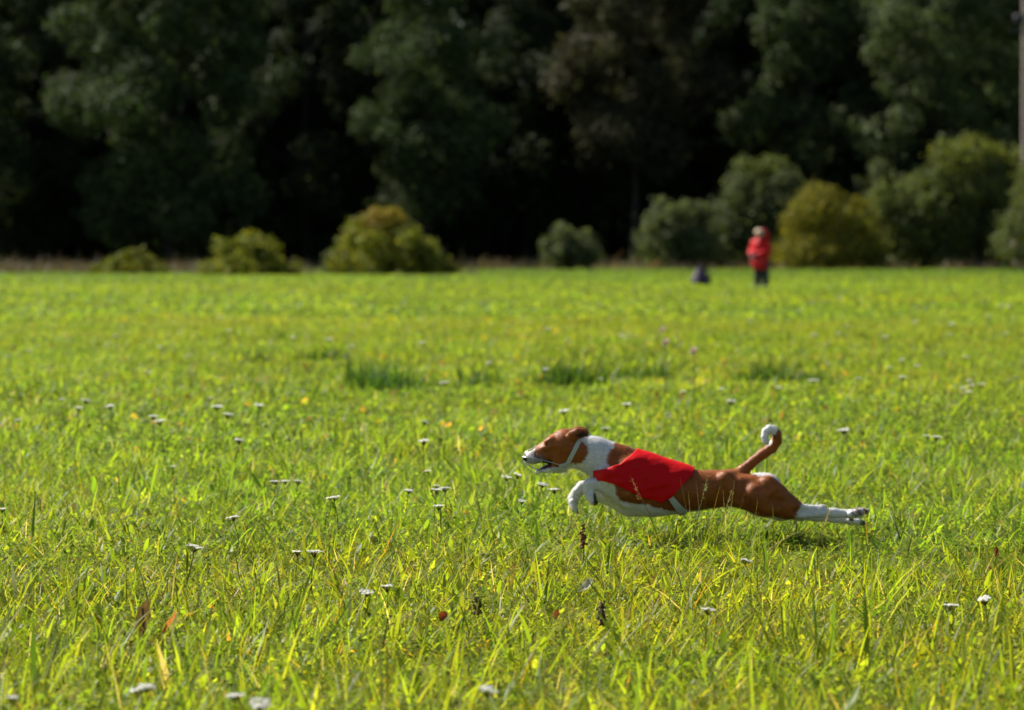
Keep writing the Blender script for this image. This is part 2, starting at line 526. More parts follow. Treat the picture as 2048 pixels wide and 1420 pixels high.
def instancer(name, coll):
    ng = bpy.data.node_groups.new(name, 'GeometryNodeTree')
    ng.interface.new_socket('Geometry', in_out='INPUT', socket_type='NodeSocketGeometry')
    ng.interface.new_socket('Geometry', in_out='OUTPUT', socket_type='NodeSocketGeometry')
    N, L = ng.nodes, ng.links.new
    gi, go = N.new('NodeGroupInput'), N.new('NodeGroupOutput')
    ci = N.new('GeometryNodeCollectionInfo'); ci.inputs[0].default_value = coll
    ci.inputs['Separate Children'].default_value = True; ci.inputs['Reset Children'].default_value = True
    ip = N.new('GeometryNodeInstanceOnPoints'); ip.inputs['Pick Instance'].default_value = True
    def attr(nm, ty):
        a = N.new('GeometryNodeInputNamedAttribute'); a.data_type = ty; a.inputs['Name'].default_value = nm
        return a.outputs['Attribute']
    er = N.new('FunctionNodeEulerToRotation')
    L(gi.outputs[0], ip.inputs['Points']); L(ci.outputs[0], ip.inputs['Instance'])
    L(attr('variant', 'INT'), ip.inputs['Instance Index'])
    L(attr('rot', 'FLOAT_VECTOR'), er.inputs[0]); L(er.outputs[0], ip.inputs['Rotation'])
    L(attr('scl', 'FLOAT_VECTOR'), ip.inputs['Scale'])
    L(ip.outputs[0], go.inputs[0])
    return ng
grass = link('grass', me)
me.materials.append(M_grass)
grass.modifiers.new('instances', 'NODES').node_group = instancer('grass_instances', grass_src)
tag(grass, 'sunlit yellow green meadow grass and clover covering the whole field', 'grass', None, 'stuff')

for hu, hv_, hs, lab in ((645, 740, .6, 'shade-tinted dark green grass tuft in the meadow below the dome shaped bush'), (800, 795, .8, 'largest shade-tinted dark green grass tuft, right of the others below the dome shaped bush'), (1130, 788, .7, 'shade-tinted dark green grass tuft beyond the head of the dog'),
                       (1255, 772, .5, 'shade-tinted dark green grass tuft beyond the red vest of the dog'), (1578, 778, .6, 'shade-tinted dark green grass tuft beyond the curled tail of the dog')):
    g = Geo(); x, y = spot(hu, hv_)
    for _ in range(9):
        V, F, C = blades(150, .36, .24, .010, .4, pal=np.array([(.022, .055, .010), (.035, .08, .012), (.06, .12, .012)]), pw=np.array([.55, .32, .13]))  # shade of the backlit hummocks put into these dark blade greens
        g.add(V * np.array([1, 1, rng.uniform(.7, 1.1)]) + np.array([rng.normal(0, .26), rng.normal(0, .30), 0]), F, C)
    o = tag(link('grass_tuft', g.mesh('grass_tuft', M_grass), None, (x, y, float(gz(x, y)))), lab, 'grass tuft', 'dark grass tufts in the meadow')
    o.scale = (hs, hs, hs)

# dry fringe at the foot of the wood: one mass of straw-coloured stalks
g = Geo()
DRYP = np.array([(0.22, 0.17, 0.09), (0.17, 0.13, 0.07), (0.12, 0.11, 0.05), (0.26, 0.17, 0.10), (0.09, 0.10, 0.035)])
for _ in range(240):
    u = rng.uniform(-150, 2200)
    d = rng.uniform(186, 205) if u > 900 else rng.uniform(160, 204)
    x, y = at_depth(u, d)
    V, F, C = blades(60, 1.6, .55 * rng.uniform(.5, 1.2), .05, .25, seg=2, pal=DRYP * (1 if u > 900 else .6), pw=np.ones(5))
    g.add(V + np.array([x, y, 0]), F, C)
for _ in range(110):
    x, y = at_depth(rng.uniform(-120, 960), rng.uniform(152, 159))
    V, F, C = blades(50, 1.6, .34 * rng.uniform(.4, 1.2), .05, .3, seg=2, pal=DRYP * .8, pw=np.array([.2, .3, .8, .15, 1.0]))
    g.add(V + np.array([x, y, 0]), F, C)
tag(link('dry_grass', g.mesh('dry_grass', M_dry)), 'pale dry grass and weeds fringing the foot of the dark wood', 'dry grass', None, 'stuff')

# ------------------------------------------------------------------ trees and bushes
def leaf_quads(P, size, nrm, pal, r):
    """leaf sprays: kite-shaped faces, folded down the middle, roughly facing nrm"""
    n = len(P)
    d = nrm + r.normal(0, .65, (n, 3)); d /= np.linalg.norm(d, axis=1)[:, None]
    a = np.cross(d, r.normal(0, 1, (n, 3))); a /= np.linalg.norm(a, axis=1)[:, None]
    b = np.cross(d, a)
    s = (size * np.exp(r.normal(0, .3, n)))[:, None]
    V = np.stack([P - a * s * .6, P + b * s * .36 - d * s * .1, P + a * s * .7, P - b * s * .36 - d * s * .1], 1)
    k = (np.arange(n) * 4)[:, None]
    F = np.concatenate([k + np.array([0, 1, 2]), k + np.array([0, 2, 3])])
    c = pal[r.integers(0, len(pal), n)] * np.exp(r.normal(0, .30, (n, 1)))
    return V.reshape(-1, 3), F, np.repeat(c, 4, axis=0)

def clumps(blobs, per_area, size, pal, r, tip=None, rough=.11):
    """leaves on and under the skin of every blob (x, y, z, radius)"""
    g = Geo()
    for (x, y, z, R) in blobs:
        n = int(per_area * R * R * 4)
        v = r.normal(0, 1, (n, 3)); v /= np.linalg.norm(v, axis=1)[:, None]
        rad = R * (1.06 - np.abs(r.normal(0, .26, n)))
        rad *= 1 + .16 * np.sin(v[:, 0] * 6 + x) * np.sin(v[:, 2] * 7 + z) + r.normal(0, rough, n)
        P = np.array([x, y, z]) + v * rad[:, None] * np.array([1, 1, .85])
        P = P[P[:, 2] > .05]
        v = v[:len(P)]
        p = pal if tip is None or r.random() > .3 else tip
        g.add(*leaf_quads(P, size, (P - np.array([x, y, z])) / R + np.array([0, 0, .3]), p, r))
    return g

def limbs(height, r0, targets, r, n_main=9):
    g = Geo()
    zs = np.linspace(-.3, height * .86, 12)
    wob = np.cumsum(r.normal(0, .07, (12, 2)), axis=0)
    tr = np.stack([wob[:, 0] - wob[0, 0], wob[:, 1] - wob[0, 1], zs], 1)
    add_tube(g, tr, r0 * np.linspace(1.15, .15, 12), n=10)
    for i in range(n_main):
        t = targets[r.integers(0, len(targets))]
        z0 = min(max(t[2] * r.uniform(.45, .8), height * .12), height * .8)
        j = np.searchsorted(zs, z0)
        p0 = tr[min(j, 11)]
        p3 = np.array(t[:3]); m = (p0 + p3) / 2 + np.array([0, 0, .12 * np.linalg.norm(p3 - p0)])
        s = np.linspace(0, 1, 7)[:, None]
        add_tube(g, (1 - s) ** 2 * p0 + 2 * s * (1 - s) * m + s ** 2 * p3, r0 * .42 * np.linspace(1, .15, 7), n=6)
    return g

def tree(name, u, d, label, height, half, pal, seed, group=None, base=1.0, lean=0.0, tip=None, dens=80, leaf=.20, cat='tree', nb=70, rb=(1.0, 2.0), trunk_r=.2, mat=None, shape=1.0, loc=None):
    r = np.random.default_rng(seed)
    x, y = at_depth(u, d) if loc is None else loc
    root = empty(name, (x, y, 0), label, cat, group)
    blobs = []
    for _ in range(nb):
        t = r.random() ** .85
        z = base + (height - base) * t
        w = half * (math.sin(math.pi * min(1, (.18 + .82 * t) * .93)) ** .7) * shape
        w *= 1 + .25 * math.sin(z * 1.1 + seed)
        a = r.uniform(0, 2 * math.pi); q = r.uniform(.55, 1.0) * w
        R = r.uniform(*rb) * (1 - .35 * t)
        blobs.append((q * math.cos(a) + lean * z, q * math.sin(a), z, R))
    link('trunk', limbs(height, trunk_r, blobs, r).mesh('trunk', M_bark, True), root)
    link('crown', clumps(blobs, dens, leaf, pal, r, tip).mesh('crown', mat or M_leaf), root)
    return root

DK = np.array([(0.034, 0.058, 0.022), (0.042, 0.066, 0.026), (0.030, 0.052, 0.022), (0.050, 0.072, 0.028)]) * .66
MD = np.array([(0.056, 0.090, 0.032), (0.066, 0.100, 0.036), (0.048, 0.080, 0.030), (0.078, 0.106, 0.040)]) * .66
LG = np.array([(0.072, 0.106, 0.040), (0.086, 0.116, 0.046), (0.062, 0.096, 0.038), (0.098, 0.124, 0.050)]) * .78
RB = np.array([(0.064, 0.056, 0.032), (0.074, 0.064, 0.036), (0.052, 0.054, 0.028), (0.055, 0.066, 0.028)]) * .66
T = [
 (-110, 206, 'dark tree cut off by the left edge of the photo', 17, 4.6, DK, 85, 0),
 (50, 216, 'dark tree with grey green top, left of the sunlit tall broad tree', 18, 4.2, MD, 90, 0),
 (335, 203, 'tall broad tree at the left, its left side catching the sun down to low boughs', 25, 5.2, MD, 190, 0),
 (610, 214, 'dark tree standing behind the round dome shaped bush and the low green bush', 18, 4.4, DK, 90, 0),
 (850, 207, 'tree with pale sunlit boughs high above and right of the dome shaped bush', 22, 3.6, MD, 95, 3.0),
 (1050, 217, 'very dark tree behind the small upright grey green bush', 17.5, 4.4, DK, 90, 0),
 (1265, 209, 'brown tinged tree with reddish upper leaves right of the photo centre', 20, 4.0, RB, 120, 6.5),
 (1430, 217, 'dark tree behind the bush to the left of the person in red', 17.5, 4.4, DK, 90, 0),
 (1610, 210, 'dark green tree with scattered bright leaf clusters above the yellowish bush', 18, 3.4, MD, 90, 2.0),
 (1890, 205, 'large light green tree with full crown at the right, beside the wooden pole', 25, 4.9, LG, 180, 0),
 (2160, 211, 'grey green tree cut off by the right edge behind the wooden pole', 21, 4.4, MD, 90, 0),
]
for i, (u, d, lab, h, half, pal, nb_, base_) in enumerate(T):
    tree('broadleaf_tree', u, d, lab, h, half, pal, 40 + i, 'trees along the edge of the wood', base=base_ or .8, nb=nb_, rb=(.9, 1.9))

# the wood behind, one dark mass of trunks and crowns
r = np.random.default_rng(5)
g = Geo(); gt = Geo()
for row, dd in enumerate((221, 228, 236)):
    for u in np.arange(-330, 2400, 150):
        x, y = at_depth(u + r.uniform(-50, 50) + row * 60, dd)
        h = r.uniform(18.5, 21) + row * .8
        bl = []
        for _ in range(34):
            t = r.random()
            w = 4.0 * math.sin(math.pi * min(1, (.25 + .75 * t) * .93)) ** .6
            an = r.uniform(0, 2 * math.pi)
            bl.append((x + w * r.uniform(.3, 1) * math.cos(an), y + w * r.uniform(.3, 1) * math.sin(an), .8 + (h - .8) * t, r.uniform(1.5, 2.6) * (1 - .3 * t)))
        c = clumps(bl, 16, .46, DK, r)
        for V, C in zip(c.V, c.C): pass
        off = g.n
        for V, F, C in zip(c.V, c.T, c.C):
            g.V.append(V); g.C.append(C); g.T.append(F + off); g.n += len(V)
        add_tube(gt, [(x, y, -.3), (x + .1, y, h * .4), (x, y + .2, h * .85)], [.3, .22, .06], n=7)
wood = link('forest', g.mesh('forest', M_leaf))
tag(wood, 'deep dark wood massed behind the front row of trees', 'wood', None, 'stuff')
tw = link('forest_trunks', gt.mesh('forest_trunks', M_bark, True), wood)
tw['kind'] = 'stuff'

OL = np.array([(0.115, 0.140, 0.018), (0.140, 0.155, 0.018), (0.095, 0.125, 0.020), (0.165, 0.155, 0.018)])
OR = np.array([(0.19, 0.125, 0.022), (0.17, 0.145, 0.022), (0.145, 0.145, 0.02)])
GG = np.array([(0.080, 0.102, 0.046), (0.094, 0.114, 0.050), (0.068, 0.090, 0.040)])
SG = np.array([(0.084, 0.112, 0.034), (0.100, 0.126, 0.036), (0.070, 0.098, 0.032), (0.118, 0.132, 0.036)])
YG = np.array([(0.145, 0.145, 0.018), (0.18, 0.155, 0.018), (0.12, 0.13, 0.02)])

def bush(u0, u1, top, base_v, d, pal, seed, label, tip=None, tipz=0.75, shape='dome', leaf=.13, group='bushes in front of the wood', nb=46):
    """a many-stemmed bush whose outline runs from photo column u0 to u1 and up to row top"""
    r = np.random.default_rng(seed)
    k = d / F_PX
    half = (u1 - u0) / 2 * k
    H = (HORIZON + F_PX * CAM_H / d - top) * k
    x, y = at_depth((u0 + u1) / 2, d)
    root = empty('bush', (x, y, 0), label, 'bush', group)
    bl, tips = [], []
    if shape == 'up': leaf *= 1.15
    for i in range(nb):
        a = r.uniform(0, 2 * math.pi); e = r.random() ** .8
        if shape == 'dome':
            ph = e * math.pi / 2
            px = half * .84 * math.cos(ph) * math.cos(a); py = half * .7 * math.cos(ph) * math.sin(a); pz = H * .84 * math.sin(ph)
        else:
            q = math.sqrt(r.random())
            px = half * .8 * q * math.cos(a); py = half * .6 * q * math.sin(a); pz = H * (.2 + .68 * e) * (1 - .3 * q * q)
        R = min(half, H) * (r.uniform(.10, .30) if shape == 'dome' else r.uniform(.08, .25))
        if shape == 'dome' and i < 12:
            px = half * .80 * math.cos(i * .5236); py = half * .6 * math.sin(i * .5236); pz = H * .2; R = min(half, H) * .26
        j = 1 + .13 * math.sin(2.3 * a + seed) * (1 - e * .5) + r.normal(0, .07)
        px *= j; py *= j; pz *= .5 + .5 * j
        (tips if tip is not None and pz > H * tipz else bl).append((px, py, max(pz, R * .5), R))
    bl += [(0, 0, H * .4, min(half, H) * .5), (half * .4, .1, H * .3, H * .3), (-half * .4, .1, H * .3, H * .3)]
    c = clumps(bl, 170, leaf, pal, r, rough=.2 if shape == 'up' else .14)
    if tips:
        c2 = clumps(tips, 160, leaf, tip, r, rough=.2 if shape == 'up' else .14)
        off = c.n
        for V, F, C in zip(c2.V, c2.T, c2.C):
            c.V.append(V); c.C.append(C); c.T.append(F + off); c.n += len(V)
    link('crown', c.mesh('crown', M_bush), root)
    gs = Geo()
    for i in range(9):
        a = r.uniform(0, 2 * math.pi); q = r.uniform(.2, .7) * half
        add_tube(gs, [(.1 * math.cos(a), .1 * math.sin(a), -.1), (q * .4 * math.cos(a), q * .4 * math.sin(a), H * .35), (q * math.cos(a), q * math.sin(a), H * .75)], [.05, .035, .012], n=6)
    link('stem', gs.mesh('stem', M_bark, True), root)
    return root
bush(176, 345, 498, 556, 150, OL * .9, 1, 'low spreading olive bush nearest the left edge, half sunk in dry grass', nb=34)
bush(390, 606, 472, 560, 143, OL, 12, 'low round green bush left of the tall dome shaped bush')
bush(660, 885, 406, 556, 145, OL, 3, 'dome shaped bush with orange tinged top, tallest of the left three bushes', OR, .74)
bush(630, 725, 495, 556, 147, GG, 31, 'small grey weedy bush at the left foot of the dome shaped bush', nb=22, shape='up')
bush(810, 915, 475, 556, 148, OL * .75, 32, 'small dark bush at the right foot of the dome shaped bush', nb=22)
bush(1070, 1214, 436, 545, 178, GG, 4, 'upright grey green bush standing alone in the middle of the wood edge', shape='up')
bush(1270, 1450, 366, 542, 190, GG, 5, 'loose grey green bush left of the person in the red jacket', shape='up', nb=56)
bush(1420, 1650, 282, 542, 195, GG * 1.05, 6, 'tall grey green bush directly behind the person in the red jacket', shape='up', tip=SG, tipz=.72, nb=80)
bush(1550, 1775, 362, 542, 186, YG, 7, 'yellowish bush just right of the person in the red jacket', tip=OR * .9, tipz=.85)
bush(1670, 1850, 285, 542, 199, GG, 10, 'tall dark green bush filling the gap behind the yellowish bush', shape='up', nb=60)
bush(1735, 1960, 310, 542, 191, SG, 8, 'wide green bush between the yellowish bush and the right edge', shape='up', nb=70)
bush(1800, 2130, 250, 542, 192, SG * .95, 18, 'big green bush with yellow patches at the right edge, under the wooden pole', shape='up', tip=SG * .6 + OL.mean(0) * .45, tipz=.7, nb=100)
bush(2000, 2290, 268, 551, 160, SG * .85, 9, 'big bush cut off by the right edge in front of the wooden pole', nb=70)
# ------------------------------------------------------------------ wooden pole with insulators
px_, py_ = at_depth(2049, 165)
pole = empty('utility_pole', (px_, py_, 0), 'tall weathered wooden pole with pale insulators at the upper right edge', 'pole')
M_pole = plain('pole_wood', (0.33, 0.26, 0.23), 0.85, 0.3, 3.0, 0.5)
M_metal = plain('dark_metal', (0.03, 0.03, 0.035), 0.45, .2, 20, 0, 0.6)
M_cer = plain('insulator_ceramic', (0.80, 0.82, 0.88), 0.15, .05, 20)
g = Geo(); zz = np.linspace(-.4, 16.5, 12)
add_tube(g, np.stack([np.zeros(12), np.zeros(12), zz], 1), np.linspace(.125, .095, 12), n=16)
link('post', g.mesh('post', M_pole, True), pole)
k = 165 / F_PX
for v in (24, 56):
    zc = (HORIZON + F_PX * CAM_H / 165 - v) * k
    g = Geo(); add_tube(g, [(-.08, -.02, zc - .12), (-.38, -.05, zc - .18), (-.60, -.05, zc - .16), (-.66, -.05, zc - .05)], [.05, .05, .04, .035], n=8)
    br = link('bracket', g.mesh('bracket', M_metal, True), pole)
    g = Geo()
    prof = [(0, -.12), (.11, -.12), (.20, -.08), (.12, -.04), (.21, 0), (.13, .05), (.15, .12), (.08, .17), (0, .18)]
    add_tube(g, [(-.66, -.05, zc + p[1]) for p in prof], [max(p[0], .001) for p in prof], n=14)
    link('insulator', g.mesh('insulator', M_cer, True), br)
g = Geo()
V, F = ball((-.30, -.06, (HORIZON + F_PX * CAM_H / 165 - 40) * k), .24, sq=(1, .6, 1.2)); g.add(V, F)
link('junction_box', g.mesh('junction_box', M_metal, True), pole)

# pale weeds beside the right edge
M_pinkish = plain('pale_seed_head', (0.55, 0.38, 0.36), 0.8, .2, 8)
wx, wy = at_depth(2026, 150)
weed = empty('tall_weed', (wx, wy, 0), 'tall weed with pale pinkish seed heads by the big bush at the right edge', 'weed')
g = Geo(); add_tube(g, [(0, 0, -.1), (.05, 0, .7), (.0, 0, 1.35)], [.014, .011, .006], (.05, .06, .03), n=6)
for q in range(7):
    z = rng.uniform(.1, .6); a = rng.uniform(0, 6.28)
    V, F, C = leaves_flat(1, .02, .13, .04, .0, .5, GREEN * .5); g.add(V + np.array([0, 0, z]), F, C)
link('stem', g.mesh('stem', M_dry), weed)
for zc, xo in ((1.30, 0), (.50, .07)):
    g = Geo()
    for _ in range(16):
        V, F = ball((xo + rng.normal(0, .03), rng.normal(0, .03), zc + rng.normal(0, .05)), .03, 7, 5); g.add(V, F)
    link('seed_head', g.mesh('seed_head', M_pinkish, True), weed)

# ------------------------------------------------------------------ the person in red
def person():
    d = depth_at(576); k = d / F_PX; x0, y0 = at_depth(1522, d)
    root = empty('person', (x0, y0, 0), 'person in hooded red jacket and dark trousers standing before the bushes, hands at the waist', 'person')
    def P(u, v, y=0.0): return np.array([(u - 1522) * k, y, (572 - v) * k])
    def field(lo, hi, h=.014): return Field(lo, hi, h)
    lo, hi = (-.65, -.4, -.05), (.5, .4, 1.95)
    root.scale = (1.10, 1.10, .91)
    root.rotation_euler = (0, 0, math.radians(48))
    # body: one continuous figure
    f = field(lo, hi)
    skin = plain('skin', (0.50, 0.30, 0.22), .5, .1, 40)
    f.cone((0, 0, .95), (-.02, 0, 1.30), .13, .15, .04, 1.05)
    f.cone((-.02, 0, 1.32), (-.05, 0, 1.50), .10, .055, .04)
    f.cone((-.075, -.01, 1.62), (-.10, -.02, 1.58), .088, .075, .03, .9)
    f.cone((-.15, -.03, 1.60), (-.168, -.035, 1.578), .012, .016, .015)          # nose
    f.cone((-.12, -.03, 1.54), (-.145, -.035, 1.535), .035, .02, .02)           # chin
    for s in (-1, 1):
        f.cone((-.06, s * .085, 1.60), (-.05, s * .09, 1.63), .02, .022, .008)   # ear
        f.cone((-.02, s * .19, 1.36), (0.0, s * .25, 1.10), .055, .045, .04)
        f.cone((0.0, s * .25, 1.10), (-.27, s * .10, .98), .042, .03, .02)
        f.cone((-.27, s * .10, .98), (-.33, s * .05, .975), .032, .03, .015)      # palm
        for q, (oy, L) in enumerate(((-.028, .05), (-.009, .062), (.01, .056), (.028, .042))):
            f.cone((-.33, s * .05 + oy, .975), (-.33 - L, s * .03 + oy, .955), .011, .009, .006)
            f.cone((-.33 - L, s * .03 + oy, .955), (-.34 - L, s * .01 + oy, .925), .009, .008, .006)
        f.cone((-.30, s * .07, .995), (-.35, s * .02, 1.01), .013, .01, .008)     # thumb
        f.cone((0, s * .09, .93), (.01, s * .115, .50), .085, .06, .05)
        f.cone((.01, s * .115, .50), (.03, s * .13, .09), .06, .038, .03)
        f.cone((.03, s * .13, .06), (-.13, s * .14, .035), .04, .03, .03)
    V, F = f.surface(); V = smooth_v(V, F, 1)
    bo = link('body', make_mesh('body', V, F, skin, smooth=True), root)
    for s in (-1, 1):
        bV, bF = ball((-.148, s * .034 - .025, 1.615), .012, 8, 6)
        g = Geo(); g.add(bV, bF); link('eye', g.mesh('eye', M_metal, True), root)
    # jacket with sleeves
    red = plain('red_jacket', (0.50, 0.004, 0.008), .6, .15, 14, .4, spec=.25)
    f = field(lo, hi)
    f.cone((.01, 0, .60), (.0, 0, .95), .20, .185, .03, 1.1)
    f.cone((.0, 0, .95), (-.02, 0, 1.34), .185, .175, .05, 1.12)
    f.cone((-.02, 0, 1.36), (-.04, 0, 1.47), .14, .095, .05)
    for s in (-1, 1):
        f.cone((-.02, s * .20, 1.37), (-.02, s * .27, 1.12), .088, .078, .05)
        f.cone((-.02, s * .27, 1.12), (-.26, s * .13, 1.02), .078, .062, .03)
        f.cone((-.13, s * .14, .78), (-.13, s * .10, .68), .07, .06, .05)          # stuffed pockets
    f.cone((-.30, .05, .98), (-.42, 0, .96), .05, .05, .001, cut=True)
    sl, (X, Y, Z) = f._win(np.array(lo), np.array(hi))
    f.F += (.006 * np.sin(Z * 26 + X * 14) * np.sin(Y * 21 + 2)).astype(np.float32)
    f.F = np.maximum(f.F, (.55 - .12 * X - Z).astype(np.float32))                 # hem
    V, F = f.surface(); V = smooth_v(V, F, 1)
    ja = link('jacket', make_mesh('jacket', V, F, red, smooth=True), root)
    g = Geo(); add_tube(g, [(-.175, -.01, 1.42), (-.20, -.01, 1.2), (-.195, -.01, .9), (-.19, -.01, .62)], .008, n=6)
    link('zip', g.mesh('zip', M_metal, True), ja)
    f = field((-.3, -.25, 1.35), (.3, .25, 1.9), .012)                            # hood, pushed back off the brow
    f.cone((.03, 0, 1.63), (.075, 0, 1.60), .15, .155, .03)
    f.cone((.09, 0, 1.58), (.10, 0, 1.44), .14, .11, .05)
    f.cone((-.20, -.03, 1.64), (-.06, -.02, 1.62), .17, .14, .001, cut=True)
    V, F = f.surface(); V = smooth_v(V, F, 1)
    link('hood', make_mesh('hood', V, F, red, smooth=True), ja)
    f = field((-.3, -.25, 1.45), (.2, .25, 1.9), .01)                             # fair hair
    f.cone((-.085, -.01, 1.675), (-.055, 0, 1.65), .108, .105, .02)
    f.cone((-.17, -.03, 1.58), (-.15, -.03, 1.54), .085, .08, .001, cut=True)
    V, F = f.surface()
    link('hair', make_mesh('hair', V, F, plain('fair_hair', (0.60, 0.46, 0.30), .6, .25, 60), smooth=True), root)
    f = field(lo, hi)
    for s in (-1, 1):
        f.cone((0, s * .10, .80), (.01, s * .115, .48), .125, .10, .03)
        f.cone((.01, s * .115, .48), (.03, s * .13, .10), .10, .085, .02)
    f.F += (.004 * np.sin(Z * 40 + Y * 30)).astype(np.float32)
    V, F = f.surface()
    link('trousers', make_mesh('trousers', V, F, plain('dark_trousers', (0.018, 0.019, 0.026), .8, .2, 30), smooth=True), root)
    sh = plain('grey_shoe', (0.16, 0.16, 0.18), .6, .2, 30)
    for s in (-1, 1):
        f = field((-.3, -.3, -.03), (.2, .3, .25))
        f.cone((.04, s * .13, .06), (-.14, s * .14, .045), .06, .045, .03)
        f.cone((.04, s * .13, .06), (.035, s * .13, .12), .06, .055, .03)
        V, F = f.surface(); link('shoe', make_mesh('shoe', V, F, sh, smooth=True), root)
    gl = plain('dark_glove', (0.02, 0.018, 0.02), .7, .2, 30)
    for s in (-1, 1):
        f = field((-.5, -.25, .85), (-.2, .25, 1.1), .007)
        f.cone((-.27, s * .10, .985), (-.335, s * .045, .975), .046, .042, .012)
        for q, (oy, L) in enumerate(((-.030, .05), (-.010, .062), (.011, .056), (.031, .042))):
            f.cone((-.33, s * .05 + oy, .975), (-.335 - L, s * .03 + oy, .955), .015, .013, .005)
            f.cone((-.335 - L, s * .03 + oy, .955), (-.345 - L, s * .01 + oy, .922), .013, .012, .005)
        f.cone((-.30, s * .07, .995), (-.355, s * .02, 1.015), .018, .015, .008)
        V, F = f.surface(); link('glove', make_mesh('glove', V, F, gl, smooth=True), root)
person()

def bag():
    d = depth_at(573); k = d / F_PX; x0, y0 = at_depth(1401, d)
    root = empty('backpack', (x0, y0, 0), 'dark purple backpack slumped on the grass left of the person in red', 'backpack')
    root.scale = (1.18, 1.18, 1.4)
    cl = plain('purple_cloth', (0.060, 0.034, 0.078), .75, .25, 18, .5)
    dk = plain('black_cloth', (0.015, 0.013, 0.018), .7, .2, 20)
    f = Field((-.4, -.3, -.05), (.4, .3, .55), .01)
    f.cone((.0, 0, .10), (.02, 0, .10), .21, .20, .03, .75)
    f.cone((.0, 0, .12), (-.03, .02, .36), .19, .07, .06, .75)
    X = f._win(np.array((-.4, -.3, -.05)), np.array((.4, .3, .55)))[1]
    f.F += (.007 * np.sin(X[0] * 24 + X[2] * 15) * np.sin(X[1] * 20)).astype(np.float32)
    V, F = f.surface(); V = smooth_v(V, F, 1)
    link('sack', make_mesh('sack', V, F, cl, smooth=True), root)
    f = Field((-.4, -.4, -.05), (.4, .3, .3), .01)
    f.cone((-.06, -.13, .08), (.06, -.13, .08), .085, .085, .02, .7); V, F = f.surface()
    link('pocket', make_mesh('pocket', V, F, dk, smooth=True), root)
    for xx in (.09, .16):
        g = Geo(); add_tube(g, [(-.02, -.02, .38), (xx, -.05, .34), (xx + .07, -.08, .2), (xx + .05, -.09, .04)], .018, n=8)
        link('strap', g.mesh('strap', dk, True), root)
    g = Geo(); add_tube(g, [(-.07, 0, .40), (-.04, 0, .46), (.0, 0, .46), (.02, 0, .40)], .012, n=8)
    link('handle', g.mesh('handle', dk, True), root)
bag()

# ------------------------------------------------------------------ the dog
PXM = F_PX / DOG_D
U0, V0 = 1390.0, HORIZON + PXM * CAM_H
def D(u, v, y=0.0): return np.array([(u - U0) / PXM, y, (V0 - v) / PXM])
dog = empty('dog', ((U0 - 1024) / PXM, 0, 0), 'tan and white short haired dog in a red racing vest leaping at full stretch', 'dog')

def px(f, pts, k=8, sy=1.0):
    """chain of tapered segments given as (u, v, radius_px, y_m)"""
    for a, b in zip(pts[:-1], pts[1:]):
        f.cone(D(a[0], a[1], a[3]), D(b[0], b[1], b[3]), a[2] / PXM, b[2] / PXM, k / PXM, sy)

def trunk_parts(f, limbs_too=True):
    px(f, [(1222, 938, 42, 0), (1245, 953, 51, 0), (1272, 968, 60.5, 0), (1310, 976, 55, 0), (1350, 979, 46, 0), (1390, 981, 38, 0)], 10, .74)
    px(f, [(1390, 981, 37, 0), (1430, 978, 34.5, 0), (1465, 976, 34, 0), (1495, 982, 33, 0)], 12, .92)
    px(f, [(1158, 902, 33, 0), (1190, 912, 36, 0), (1235, 932, 44, 0)], 10, .76)                 # neck
    px(f, [(1212, 944, 18, 0), (1230, 962, 26, 0), (1258, 1004, 24, 0)], 12, .8)                   # breast
    for s in (-1, 1):
        px(f, [(1264, 931, 19, s * .045), (1222, 951, 24, s * .052)], 12)                         # shoulder blade
def head_parts(f):
    px(f, [(1146, 893, 31, 0), (1130, 889, 30, 0), (1117, 893, 26, 0)], 6, .86)
    px(f, [(1140, 908, 29, 0), (1117, 917, 23, 0)], 8, .80)                                       # cheeks and jaw muscle
    px(f, [(1110, 895, 23, 0), (1089, 905, 18, 0), (1063, 915.5, 11.5, 0)], 8, .78)               # upper jaw
    px(f, [(1063, 915.5, 11.5, 0), (1056, 918, 8.5, 0)], 5, .85)
    for s in (-1, 1):
        px(f, [(1084, 914, 10, s * .016), (1066, 920, 8, s * .010)], 5, .9)                       # lips
        px(f, [(1101, 880, 7, s * .021), (1092, 883, 4, s * .023)], 6)                            # brow
        px(f, [(1098, 893, 6, s * .024), (1086, 897, 5, s * .020)], 6)
    px(f, [(1124, 929, 13, 0), (1104, 935, 8.5, 0)], 5, 1.05)                                     # lower jaw
    for s in (-1, 1):
        px(f, [(1106, 935, 7, s * .016), (1088, 940, 5.5, s * .011), (1075, 943, 4.2, s * .004)], 3)
    px(f, [(1098, 938, 5, 0), (1078, 943, 3.6, 0)], 3, 2.0)

f = Field(D(1028, 1075, -.16), D(1752, 838, .16), .0031)
trunk_parts(f); head_parts(f)
for s in (-1, 1):                                                                                  # ears, laid back
    px(f, [(1145, 870, 11, s * .040), (1156, 865, 9.5, s * .047), (1168, 865, 7, s * .050), (1177, 868, 2.5, s * .048)], 4, .55)
# near foreleg
N = -.050
px(f, [(1228, 955, 27, N), (1250, 985, 21, N - .004), (1258, 993, 16, N)], 12)
px(f, [(1258, 992, 16, N), (1220, 975, 13.5, N - .004), (1192, 966, 10.5, N - .002), (1179, 966, 11, N)], 6, .85)
px(f, [(1179, 966, 11, N), (1177, 980, 9.5, N), (1182, 992, 10, N)], 5, .95)
for q, oy in enumerate((-.016, -.006, .005, .015)):
    e = (0, 2, 2, 0)[q]
    px(f, [(1180, 989, 6.5, N + oy), (1184 + e, 999, 5.6, N + oy * 1.2), (1190 + e, 1003, 3.8, N + oy * 1.2)], 3)
